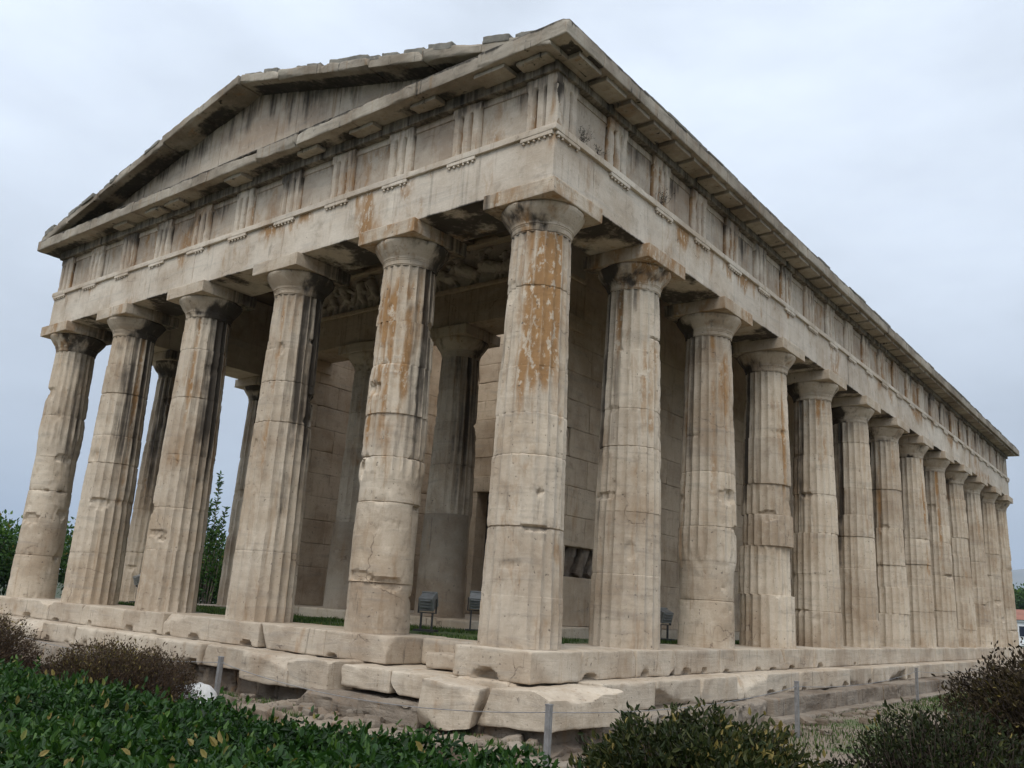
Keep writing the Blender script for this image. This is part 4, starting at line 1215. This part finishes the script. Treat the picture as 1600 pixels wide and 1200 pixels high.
k = fbm(np.stack([X * 0.9, Y * 0.9, 0 * X], 1), 3) > -0.15
blades(mb, X[k], Y[k], np.full(k.sum(), -0.02), 0.055)
n = 9000
X = RNG.uniform(WX0 + 0.35, -1.15, n); Y = RNG.uniform(YA - 0.4, 14, n)
k = fbm(np.stack([X * 0.9, Y * 0.9, 0 * X], 1), 3) > 0.0
blades(mb, X[k], Y[k], np.full(k.sum(), -0.02), 0.05)
g = build("grass", mb, M_GRASSB, None, (0, 0, 0))
tag(g, "short green grass growing on the colonnade floor", "grass", kind="stuff")
mb = MB()
n = 30000
X = RNG.uniform(0.75, 5.5, n); Y = RNG.uniform(2.5, 20, n)
k = (fbm(np.stack([X * 0.6, Y * 0.35, 0 * X], 1), 3) + 0.9 * (1 - np.abs(X - 1.6) / 1.5)) > 0.25
X, Y = X[k], Y[k]
blades(mb, X, Y, gz(X, Y) - 0.01, 0.06)
n = 9000
X = RNG.uniform(-9, 1.5, n); Y = -0.95 - np.abs(RNG.normal(0, 0.7, n))
k = fbm(np.stack([X * 1.4, Y * 1.4, 0 * X], 1), 3) > 0.12
blades(mb, X[k], Y[k], gz(X[k], Y[k]) - 0.01, 0.08, tl=(0.1, 0.9))
n = 7000
X = RNG.uniform(-6.2, 0.7, n); Y = RNG.uniform(-1.25, -0.5, n)
k = fbm(np.stack([X * 2.2, Y * 2.2, 0 * X + 4], 1), 3) > 0.16
blades(mb, X[k], Y[k], np.where(X[k] > -3.2, -0.90, -0.95), 0.08, tl=(0.2, 1.0))
g = build("lawn", mb, M_GRASSB, None, (0, 0, 0))
tag(g, "low grass and tufts along the foot of the steps", "grass", kind="stuff")

# ------------------------------------------------------------------ plants
def leaves(mb, P, D, size, wid=0.42, tint=None, fold=0.25, up=None):
    """P leaf bases, D unit directions; each leaf a folded pointed oval of two quads"""
    n = len(P)
    rv = RNG.normal(size=(n, 3))
    S = np.cross(D, rv); S /= np.linalg.norm(S, axis=1)[:, None] + 1e-9
    N = np.cross(S, D)
    L = (size * RNG.uniform(0.65, 1.25, n))[:, None]
    W = L * wid * 0.5
    a = P; t = P + D * L - N * L * 0.12
    l1 = P + D * L * 0.33 + S * W + N * W * fold; l2 = P + D * L * 0.72 + S * W * 0.75 + N * W * fold * 0.5
    r1 = P + D * L * 0.33 - S * W + N * W * fold; r2 = P + D * L * 0.72 - S * W * 0.75 + N * W * fold * 0.5
    V = np.stack([a, l1, l2, t, r2, r1], 1).reshape(-1, 3)
    o = np.arange(n) * 6
    q = np.concatenate([np.stack([o, o + 3, o + 2, o + 1], 1), np.stack([o, o + 5, o + 4, o + 3], 1)])
    ti = RNG.beta(2, 2.6, n) if tint is None else tint
    mb.add(V, q, tint=np.repeat(ti, 6))

def unit(v): return v / (np.linalg.norm(v, axis=1)[:, None] + 1e-9)

# clipped green hedge in the foreground
hx0, hx1, hy0, hy1 = -4.5, 4.55, -7.7, -5.05
HZ = -0.14
def hedge_top(x, y):
    return HZ + 0.07 * fbm(np.stack([x * 1.3, y * 1.3, 0 * x], 1), 3) + 0.05 * vnoise(np.stack([x * 4, y * 4, 0 * x], 1)) + 0.03 * sst(1.5, 3.0, x)
mb = MB()
n = 150000
X = RNG.uniform(hx0, hx1, n); Y = RNG.uniform(hy0, hy1, n)
# rounded far edge and end
ed = np.minimum(hy1 + 0.22 * sst(1.5, 3.3, X) + 0.12 * vnoise(np.stack([X * 2, 0 * X, 0 * X], 1)) - Y, (hx1 - X) * 0.9)
k = ed > 0; X, Y, ed = X[k], Y[k], ed[k]
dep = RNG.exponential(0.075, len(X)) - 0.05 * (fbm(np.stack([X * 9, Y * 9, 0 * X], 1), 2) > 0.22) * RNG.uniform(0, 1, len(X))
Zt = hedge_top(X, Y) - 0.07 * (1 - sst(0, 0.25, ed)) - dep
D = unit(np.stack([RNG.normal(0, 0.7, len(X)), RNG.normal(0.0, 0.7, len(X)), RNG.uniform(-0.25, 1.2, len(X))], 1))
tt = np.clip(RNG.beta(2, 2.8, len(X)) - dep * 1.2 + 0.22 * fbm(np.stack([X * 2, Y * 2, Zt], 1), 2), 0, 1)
tt[RNG.random(len(tt)) < 0.005] = 1.0
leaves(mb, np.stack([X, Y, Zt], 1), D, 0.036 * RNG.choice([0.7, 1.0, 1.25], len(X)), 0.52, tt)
# young shoots standing above the clipped top
n = 1500
X = RNG.uniform(hx0, hx1 - 0.1, n); Y = RNG.uniform(hy0, hy1, n); ht_ = RNG.uniform(0.02, 0.11, n)
for q in range(6):
    f = q / 5.0
    D = unit(np.stack([RNG.normal(0, 0.8, n), RNG.normal(0, 0.8, n), RNG.uniform(0.1, 1.0, n) + f], 1))
    leaves(mb, np.stack([X + RNG.normal(0, .008, n), Y + RNG.normal(0, .008, n), hedge_top(X, Y) - 0.04 + ht_ * f], 1), D, 0.040, 0.46, np.clip(RNG.beta(2.4, 2, n) + 0.12 * f, 0, 1))
# rear face leaves
n = 22000
X = RNG.uniform(hx0, hx1, n); Zs = RNG.uniform(-0.85, HZ - 0.02, n)
Y = hy1 - np.abs(RNG.normal(0, 0.06, n)) + 0.12 * vnoise(np.stack([X * 2, 0 * X, Zs * 2], 1))
D = unit(np.stack([RNG.normal(0, 0.6, n), RNG.uniform(0.2, 1.2, n), RNG.uniform(-0.2, 0.9, n)], 1))
leaves(mb, np.stack([X, Y, Zs], 1), D, 0.043, 0.5)
hedge = empty("hedge", (0, -6.4, -1.15), "long clipped hedge of glossy green leaves in the foreground", "hedge")
build("foliage", mb, M_HEDGE, hedge, (0, -6.4, -0.6))
mb = MB()
for i in range(420):
    x, y = rnd(hx0 + 0.1, hx1 - 0.25), rnd(hy0, hy1 - 0.15)
    zt = float(hedge_top(np.array([x]), np.array([y]))[0]) - 0.05
    tube(mb, [(x + rnd(-.1, .1), y + rnd(-.1, .1), -1.2), (x + rnd(-.06, .06), y + rnd(-.06, .06), -0.65), (x, y, zt)], [0.012, 0.008, 0.003], 4, 0.4)
build("stem", mb, M_TWIG, hedge, (0, -6.4, -1.15))

def shrub(label, c, rad, zc, rz, nleaf, lsize, lmat, ntwig, wid=0.4, seed=1, lo=-0.55, base=None, shell=0.5, group=None, upb=0.12, twr=0.004, tintb=0.0, top_tint=0.25):
    """rounded clipped shrub: branching twigs from the ground and leaves set along their outer ends"""
    global RNG
    keep = RNG; RNG = np.random.default_rng(seed)
    gx, gy = c; gb_ = float(gz(gx, gy)) if base is None else base
    root = empty("shrub", (gx, gy, gb_), label, "shrub", group)
    so = RNG.uniform(-30, 30, 3)
    def surf(d):
        k = 1 + 0.18 * fbm(d * 2.4 + so, 3) + 0.07 * vnoise(d * 7 + so)
        return np.stack([gx + d[:, 0] * rad * k, gy + d[:, 1] * rad * k, zc + d[:, 2] * rz * k], 1)
    tw = MB()
    d = unit(RNG.normal(size=(ntwig, 3)) + np.array([0, 0, 0.25])); d[:, 2] = np.where(d[:, 2] < lo, -d[:, 2], d[:, 2])
    E_ = surf(d) + RNG.normal(0, 0.015, (ntwig, 3))
    E_ += unit(E_ - np.array([gx, gy, zc - rz])) * RNG.uniform(-0.12, 0.015, (ntwig, 1))
    B = np.stack([gx + RNG.normal(0, 0.10 * rad, ntwig), gy + RNG.normal(0, 0.10 * rad, ntwig), np.full(ntwig, gb_ - 0.03)], 1)
    # rings of each twig built together
    ts = np.array([0, 0.35, 0.68, 0.88, 1.0])
    mid = B * 0.45 + E_ * 0.55 + RNG.normal(0, 0.07 * rad, (ntwig, 3)) + np.array([0, 0, -0.02])
    P = [(1 - t) ** 2 * B + 2 * t * (1 - t) * mid + t * t * E_ for t in ts]
    P = np.stack(P, 1)
    P[:, 1:4] += RNG.normal(0, 0.02 * rad, (ntwig, 3, 3))
    Tn = unit((E_ - B)); A = unit(np.cross(Tn, RNG.normal(size=(ntwig, 3)))); Bn = np.cross(Tn, A)
    rr = np.array([2.6, 1.7, 1.0, 0.6, 0.3]) * twr
    V = []
    for j in range(3):
        a = j * 2.0944
        V.append(P + rr[None, :, None] * (A[:, None, :] * math.cos(a) + Bn[:, None, :] * math.sin(a)))
    V = np.stack(V, 2).reshape(-1, 3)      # twig, ring, side
    f0 = grid_faces(3, 5, wrap=True)
    f = (f0[None] + (np.arange(ntwig) * 15)[:, None, None]).reshape(-1, 4)
    tw.add(V, f, tint=0.5)
    build("branch", tw, M_TWIG, root, (gx, gy, gb_))
    # leaves near twig ends
    lf = MB()
    i = RNG.integers(0, ntwig, nleaf)
    t = 1 - np.abs(RNG.normal(0, 1, nleaf)) * (1 - shell)
    t = np.clip(t, 0.3, 1.03)[:, None]
    Q = (1 - t) ** 2 * B[i] + 2 * t * (1 - t) * mid[i] + t * t * E_[i] + RNG.normal(0, 0.03, (nleaf, 3))
    D = unit(unit(E_[i] - B[i]) * 0.8 + RNG.normal(0, 0.6, (nleaf, 3)) + np.array([0, 0, upb]))
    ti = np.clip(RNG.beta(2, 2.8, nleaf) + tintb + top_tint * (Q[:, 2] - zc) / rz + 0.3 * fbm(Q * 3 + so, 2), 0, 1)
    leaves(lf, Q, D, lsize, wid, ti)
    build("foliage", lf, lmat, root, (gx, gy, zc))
    RNG = keep
    return root
shrub("rounded brown twiggy shrub before the front steps, beside a metal post", (-3.02, -3.02), 0.86, -0.62, 0.50, 42000, 0.030, M_BROWN, 1300, seed=101, shell=0.66, tintb=0.0)
shrub("dark brown-green shrub cut by the left edge of the view", (-6.35, -3.35), 1.0, -0.5, 0.58, 36000, 0.032, M_BROWN, 1000, seed=102, shell=0.66, tintb=0.05)
shrub("broad shrub of green and bronze leaves before the temple corner", (3.84, -3.60), 0.84, -0.60, 0.60, 62000, 0.044, M_MIXED, 500, 0.42, seed=103, shell=0.66, tintb=0.0)
shrub("low twiggy shrub with bare branches on its left, nearer the long side", (4.70, -2.20), 0.62, -0.50, 0.62, 22000, 0.036, M_MIXED, 650, 0.40, seed=104, shell=0.70, tintb=-0.12)
shrub("tall ball-shaped shrub of dark reddish-brown leaves at the right edge", (5.34, -0.40), 1.14, -0.30, 0.80, 90000, 0.036, M_RUST, 1300, 0.42, seed=105, shell=0.68, tintb=-0.05)

# weeds rooted in the frieze ledge
def weed(label, c, h, n, seed):
    global RNG
    keep = RNG; RNG = np.random.default_rng(seed)
    root = empty("weed", c, label, "weed", "weeds on the frieze ledge")
    tw = MB(); lf = MB(); c = np.array(c)
    for i in range(n):
        e = c + np.array([abs(RNG.normal(0.05, 0.06)), RNG.normal(0, 0.10), h * RNG.uniform(0.5, 1.0)])
        m_ = (c + e) / 2 + RNG.normal(0, 0.02, 3)
        tube(tw, [c, m_, e], [0.003, 0.002, 0.001], 3, 0.5)
        t = RNG.uniform(0.3, 1, 9)[:, None]
        Q = c * (1 - t) + e * t + RNG.normal(0, 0.012, (9, 3))
        leaves(lf, Q, unit(RNG.normal(size=(9, 3)) + [0, 0, 0.6]), 0.022, 0.35)
    build("stem", tw, M_TWIG, root, c); build("leaf", lf, M_MIXED, root, c)
    RNG = keep
weed("leafy green weed on the frieze ledge close to the temple corner", (-0.10, 0.72, ZT), 0.30, 16, 201)
weed("dry wispy weed on the ledge against the third triglyph of the long side", (-0.08, 2.86, ZT), 0.24, 16, 202)
weed("small sprig trailing from the ledge below the first metope", (-0.06, 1.05, ZT), 0.12, 8, 203)

# trees and bushes beyond the temple
def tree(label, c, h, rad, nleaf, lsize, seed, trunk=0.3, cz=0.58, group="trees beyond the temple", base=None, name="tree", sq=1.0, tb=0.0):
    global RNG
    keep = RNG; RNG = np.random.default_rng(seed)
    gx, gy = c; b0 = float(gz(gx, gy)) if base is None else base
    root = empty(name, (gx, gy, b0), label, "tree", group)
    tr = MB()
    top = np.array([gx + RNG.normal(0, .2), gy + RNG.normal(0, .2), b0 + h * 0.75])
    tube(tr, [(gx, gy, b0 - 0.1), (gx + 0.1, gy, b0 + h * 0.3), tuple(top)], [trunk, trunk * 0.7, trunk * 0.2], 8)
    cl = unit(RNG.normal(size=(26, 3))) * RNG.uniform(0.35, 1.0, (26, 1)) * np.array([rad, rad, h * 0.40 * sq]) * 0.8 + np.array([gx, gy, b0 + h * cz])
    for q in cl[:14]:
        s = np.array([gx, gy, b0 + h * RNG.uniform(0.2, 0.5)])
        tube(tr, [s, (s + q) / 2 + RNG.normal(0, 0.1, 3), q], [trunk * 0.35, trunk * 0.2, trunk * 0.06], 5)
    build("trunk", tr, M_BARK, root, (gx, gy, b0))
    lf = MB()
    i = RNG.integers(0, len(cl), nleaf)
    r = np.abs(RNG.normal(0.75, 0.28, (nleaf, 1)))
    u = unit(RNG.normal(size=(nleaf, 3)))
    Q = cl[i] + u * r * rad * 0.42 * RNG.uniform(0.6, 1.1, 26)[i][:, None]
    ti = np.clip(RNG.beta(2, 2.5, nleaf) + 0.25 * u[:, 2] + 0.15 * RNG.normal(size=26)[i] + tb, 0, 1)
    leaves(lf, Q, unit(u + RNG.normal(0, 0.6, (nleaf, 3))), lsize, 0.5, ti)
    build("crown", lf, M_TREE, root, (gx, gy, b0 + h * cz))
    RNG = keep
tree("bushy green tree seen left of the front columns", (-42, 11.5), 4.0, 3.0, 9000, 0.22, 301, 0.2)
tree("dark green tree behind the left corner column", (-36, 13.5), 4.0, 3.0, 8000, 0.2, 302, 0.2)
tree("pale tree rising at the left edge behind the green one", (-52, 13.0), 5.2, 2.4, 3500, 0.22, 303, 0.2, tb=0.1)
tree("dense dark bush between the third and fourth front columns", (-30.5, 15.5), 3.6, 3.0, 12000, 0.17, 304, 0.2, cz=0.5)
tree("dark bush far down the colonnade on the left side", (-26, 20), 3.2, 2.6, 6000, 0.17, 305, 0.2, cz=0.5)
# tall sprigs
sp = empty("sapling", (-29.0, 15.1, -1.2), "slender sapling with tall leafy shoots between front columns", "tree")
tw = MB(); lf = MB()
for (dx, hh) in ((0.0, 6.5), (-0.35, 5.2), (0.3, 5.0), (0.1, 4.4), (-0.15, 4.0), (0.4, 3.9)):
    b0 = np.array([-29.0 + dx * 0.5, 15.1 + dx * 0.3, -1.2]); e = b0 + np.array([dx * 0.6 + rnd(-.1, .25), dx * .3, hh])
    tube(tw, [b0, (b0 + e) / 2 + (0.05, 0, 0), e], [0.03, 0.02, 0.006], 5)
    n = int(hh * 34)
    t = RNG.uniform(0.4, 1.0, n)[:, None]
    Q = b0 * (1 - t) + e * t
    D = unit(np.stack([RNG.normal(0, 1, n), RNG.normal(0, 1, n), RNG.uniform(0.2, 1.0, n)], 1))
    leaves(lf, Q, D, 0.20, 0.4)
build("stem", tw, M_BARK, sp, (-29.0, 15.1, -1.2)); build("leaf", lf, M_TREE, sp, (-29.0, 15.1, 1.5))
# right background
tree("dark evergreen behind the white building", (-21.5, 176), 9.5, 6.0, 9000, 0.55, 306, 0.4, base=-1.5, group="trees by the white building", tb=-0.12)
tree("rounded dark evergreen right of the white building", (-13.0, 178), 8.8, 6.0, 8000, 0.55, 307, 0.4, base=-1.5, group="trees by the white building", tb=-0.12)
bd = empty("building", (-14, 156, -1.5), "low white building with red tiled roof and dark windows beyond the far end", "building")
m = MB(); box(m, (-24, 155, -1.5), (-4, 163, 2.3)); box(m, (-24.3, 154.7, 2.3), (-3.7, 163.3, 2.62)); build("wall", m, M_HOUSE, bd, (-14, 156, -1.5))
m = MB(); V = [(-24.6, 154.4, 2.63), (-3.4, 154.4, 2.63), (-3.4, 163.6, 2.63), (-24.6, 163.6, 2.63), (-21.5, 159, 4.3), (-6.5, 159, 4.3)]
m.add(V, [(0, 1, 5, 4), (2, 3, 4, 5)], [(1, 2, 5), (3, 0, 4), (0, 2, 1), (0, 3, 2)]); build("roof", m, M_REDT, bd, (-14, 156, 2.6))
for k in range(9):
    m = MB(); x0 = -23.4 + k * 2.15
    box(m, (x0, 154.93, 0.0), (x0 + 1.75, 154.995, 1.75)); wn = build("window", m, M_HOUSE, bd, (x0, 155, 0.0))
    m = MB(); box(m, (x0 + 0.1, 154.90, 0.1), (x0 + 1.65, 154.926, 1.65)); build("pane", m, M_PANE, wn, (x0, 155, 0.0))
# hill
mb = MB()
nx, ny = 90, 24
A, B = np.meshgrid(np.linspace(-0.62, 0.55, nx), np.linspace(0, 1, ny)); A = A.ravel(); B = B.ravel()
d = 4200 + 2600 * B
X = d * np.sin(A); Y = d * np.cos(A)
prof = 300 + 210 * sst(-0.30, 0.02, A) + 120 * fbm(np.stack([A * 6, B * 2, 0 * A], 1), 4)
Z = -2 + np.sin(np.clip(B, 0, 1) * np.pi / 2 * 1.15) ** 1.2 * np.maximum(prof, 40) + 25 * fbm(np.stack([A * 25, B * 9, 0 * A], 1), 3) * B
Z = np.where(B < 0.01, -3, Z)
mb.add(np.stack([X, Y, Z], 1), grid_faces(nx, ny))
tag(build("hill", mb, M_HILL, None, (0, 0, 0), smooth=180), "long distant hill fading blue in the haze", "hill", kind="structure")

# ------------------------------------------------------------------ loose stones at the broken corner
def stone(label, lo, hi, rot=0, tilt=0, big=0.05, seed=1, mat=M_STEP, rv=0.16, cell=0.04, frac=6):
    global RNG
    keep = RNG; RNG = np.random.default_rng(seed)
    lo = np.array(lo, float); hi = np.array(hi, float); c = (lo + hi) / 2
    Rm = np.array(Matrix.Rotation(R(rot), 3, 'Z') @ Matrix.Rotation(R(tilt), 3, 'Y'))
    m = MB(); block(m, lo, hi, cell=cell * 0.8, r=0.012, rv=0.05, amp=0.012, nf=2.6, big=big * 0.4, frac=frac, fn=lambda P: (P - c) @ Rm.T + c)
    o = build("stone_block", m, mat, None, (c[0], c[1], lo[2]), smooth=40)
    tag(o, label, "stone block", "loose stone blocks at the broken steps"); RNG = keep
stone("rounded pale boulder wedged before the corner column's step", (-0.92, -0.78, -0.84), (-0.30, -0.12, -0.37), 22, 8, 0.10, 401, rv=0.34)
stone("large split corner block lying tilted under the corner column", (-0.24, -0.52, -0.74), (0.78, 0.72, -0.355), -6, -3, 0.06, 402, rv=0.2)
stone("cracked step block left of the gap, slid from its row", (-4.4, -0.52, -0.70), (-3.46, 0.2, -0.338), 4, 1, 0.09, 403, rv=0.26)
stone("broken step block with a hollow beneath, next to the gap", (-3.46, -0.50, -0.70), (-2.60, 0.2, -0.34), -5, -1, 0.10, 404, rv=0.26)
stone("small brown stone lying under the broken step by the gap", (-2.62, -0.15, -0.80), (-2.25, 0.25, -0.52), 20, 0, 0.05, 405, M_PORO, 0.12)

rub = MB()
for i in range(520):
    if i >= 330: x, y = rnd(-6.0, 0.7), rnd(-1.28, -0.45) if i % 2 else rnd(-1.7, -0.8)
    elif i < 230: x, y = rnd(-6.5, 0.8), -1.05 - abs(RNG.normal(0, 0.35))
    else: x, y = 0.9 + abs(RNG.normal(0, 0.35)), rnd(-1.2, 9)
    sz = 0.02 + 0.07 * rnd(0, 1) ** 3
    c = np.array([x, y, (float(gz(x, y)) if i < 330 else (-0.87 if i % 2 else -1.03) if x > -3.2 else -0.93) + sz * 0.3])
    Rm = np.array(Matrix.Rotation(rnd(0, 6.3), 3, 'Z') @ Matrix.Rotation(rnd(-.5, .5), 3, 'X'))
    h3 = np.array([sz * rnd(.8, 1.6), sz * rnd(.7, 1.2), sz * rnd(.5, .9)])
    block(rub, c - h3, c + h3, cell=sz * 0.6, r=sz * 0.25, rv=sz * 0.5, amp=sz * 0.12, nf=1.2 / sz, fn=lambda P, c=c, Rm=Rm: (P - c) @ Rm.T + c)
tag(build("rubble", rub, M_PORO, None, (0, 0, 0), smooth=35), "small broken stones scattered along the foot of the steps", "rubble", kind="stuff")
# ------------------------------------------------------------------ posts with wire
PT = [(-3.72, -1.30, 0.78), (1.10, -1.12, 0.76), (1.38, 4.30, 0.66), (0.98, 12.1, 0.66)]
LB = ["grey metal post standing before the front steps beside the brown shrub", "short grey metal post at the broken temple corner", "grey metal post by the long side steps, nearer of two", "grey metal post by the long side steps, farther of two"]
tops = []
for (x, y, h), lab in zip(PT, LB):
    zb = float(gz(x, y))
    if y > 1: zb = -0.97
    tops.append(np.array([x, y, zb + h]))
    p = empty("post", (x, y, zb), lab, "post", "metal posts of the rope barrier")
    m = MB(); box(m, (x - 0.025, y - 0.025, zb - 0.1), (x + 0.025, y + 0.025, zb + h)); box(m, (x - 0.029, y - 0.029, zb + h), (x + 0.029, y + 0.029, zb + h + 0.012))
    build("shaft", m, M_POST, p, (x, y, zb))
    m = MB(); tube(m, [(x - 0.035, y - 0.035, zb + h - 0.06), (x + 0.035, y + 0.035, zb + h - 0.06)], 0.006, 6); build("eyelet", m, M_POST, p, (x, y, zb + h - 0.06))
def wire(a, b, sag, label):
    t = np.linspace(0, 1, 24)[:, None]
    P = a * (1 - t) + b * t; P[:, 2] -= 0.06 + sag * 4 * (t * (1 - t))[:, 0]
    m = MB(); tube(m, P, 0.0045, 5)
    tag(build("wire", m, M_POST, None, tuple(a)), label, "wire", "wires between the posts")
wire(tops[0], tops[1], 0.16, "thin wire sagging in front of the broken temple corner")
wire(tops[1], tops[2], 0.10, "thin wire running from the corner post along the long side")
wire(tops[2], tops[3], 0.10, "thin wire between the two posts of the long side")
wire(np.array([-9.5, -1.5, -0.36]), tops[0], 0.12, "thin wire reaching the front post from the left")
wire(tops[3], np.array([1.0, 20.0, -0.30]), 0.1, "thin wire leading off behind the ball-shaped shrub")

# white tank lying behind the brown shrub
tk = empty("tank", (-2.55, -2.15, -1.15), "white plastic tank half hidden behind the brown shrub", "tank")
m = MB()
prof = [(0.0, 0.42), (0.09, 0.41), (0.175, 0.385), (0.225, 0.33), (0.242, 0.26), (0.245, 0.0), (0.245, -0.5), (0.22, -0.56), (0.0, -0.58)]
nn_ = 40; th = np.arange(nn_) / nn_ * 2 * np.pi
ax = unit(np.array([[0.80, 0.45, 0.10]]))[0]; s1 = unit(np.cross(ax, [[0, 0, 1.0]]))[0]; s2 = np.cross(s1, ax)
cc = np.array([-2.90, -2.34, -0.81])
V = np.concatenate([cc + ax * p[1] + p[0] * (np.cos(th)[:, None] * s1 + np.sin(th)[:, None] * s2) for p in prof])
m.add(V, grid_faces(nn_, len(prof), wrap=True)[:, ::-1]); build("shell", m, M_WHITE, tk, (-2.55, -2.15, -1.15), smooth=40)
m = MB(); P = cc + ax * 0.24 + 0.243 * (np.cos(th)[:, None] * s1 + np.sin(th)[:, None] * s2); tube(m, np.concatenate([P, P[:1]]), 0.012, 6, cap=False)
build("rim", m, M_WHITE, tk, tuple(cc), smooth=40)

# floodlights
def lamp(label, c, yaw, tilt, w=0.36, stand=0.34, lidcol=None):
    x, y, z = c
    root = empty("floodlight", c, label, "floodlight", "floodlights of the colonnade")
    Rz = np.array(Matrix.Rotation(R(yaw), 3, 'Z')); Rx = np.array(Matrix.Rotation(R(yaw), 3, 'Z') @ Matrix.Rotation(R(tilt), 3, 'X'))
    o = np.array(c)
    m = MB()
    def b(lo, hi, Rm, off): 
        mm_ = MB(); box(mm_, lo, hi); V = mm_.V[0] @ Rm.T + o + np.array(off); m.add(V, mm_.Q[0])
    hd = (0, 0, stand + 0.13)
    b((-w / 2, -0.10, -0.10), (w / 2, 0.10, 0.10), Rx, hd); b((-w / 2 - 0.012, -0.125, -0.115), (w / 2 + 0.012, -0.10, 0.115), Rx, hd)
    for k in range(4): b((-w / 2 + 0.03, 0.10, -0.085 + k * 0.05), (w / 2 - 0.03, 0.125, -0.072 + k * 0.05), Rx, hd)
    build("casing", m, M_LAMP, root, c)
    m = MB(); b((-w / 2 + 0.02, -0.131, -0.09), (w / 2 - 0.02, -0.126, 0.09), Rx, hd); build("glass", m, M_PANE, root, c)
    m = MB()
    b((-w / 2 - 0.035, -0.02, stand - 0.02), (-w / 2 - 0.020, 0.02, stand + 0.18), Rz, (0, 0, 0)); b((w / 2 + 0.020, -0.02, stand - 0.02), (w / 2 + 0.035, 0.02, stand + 0.18), Rz, (0, 0, 0))
    b((-w / 2 - 0.035, -0.02, stand - 0.035), (w / 2 + 0.035, 0.02, stand - 0.02), Rz, (0, 0, 0)); b((-0.10, -0.015, 0.0), (-0.075, 0.015, stand - 0.03), Rz, (0, 0, 0)); b((0.075, -0.015, 0.0), (0.10, 0.015, stand - 0.03), Rz, (0, 0, 0))
    b((-0.16, -0.12, 0.0), (0.16, 0.12, 0.03), Rz, (0, 0, 0))
    build("bracket", m, M_LAMPD, root, c)
lamp("grey floodlight on a stand beside the second front column", (-3.42, 2.0, 0.0), 205, -25, 0.22, 0.30)
lamp("small floodlight in the shadow by the temple doorway", (-3.75, 3.55, 0.0), 215, -30, 0.24, 0.36)
lamp("dark floodlight between the second and third columns of the long side", (-2.05, 6.9, 0.0), 250, -20, 0.24, 0.30)
lamp("floodlight between the fourth and fifth front columns", (-12.35, 2.45, 0.0), 170, -20, 0.30, 0.36)

# ------------------------------------------------------------------ haze
hz = bpy.data.materials.new("haze_air"); hz.use_nodes = True
ht = hz.node_tree
for n in list(ht.nodes): ht.nodes.remove(n)
ho = ht.nodes.new("ShaderNodeOutputMaterial"); hv = ht.nodes.new("ShaderNodeVolumePrincipled")
hv.inputs["Color"].default_value = (0.68, 0.80, 0.96, 1); hv.inputs["Density"].default_value = 0.00015; hv.inputs["Anisotropy"].default_value = 0.0
ht.links.new(hv.outputs[0], ho.inputs["Volume"])
USE_HAZE = True
if USE_HAZE:
    m = MB(); box(m, (-17500, -17500, -8), (17500, 17500, 760))
    hzo = build("haze", m, hz, None, (0, 0, 0))
    tag(hzo, "pale bluish air between the temple and the distant hill", "haze", kind="stuff")

for o in bpy.data.objects:
    if '_w' in o: del o['_w']
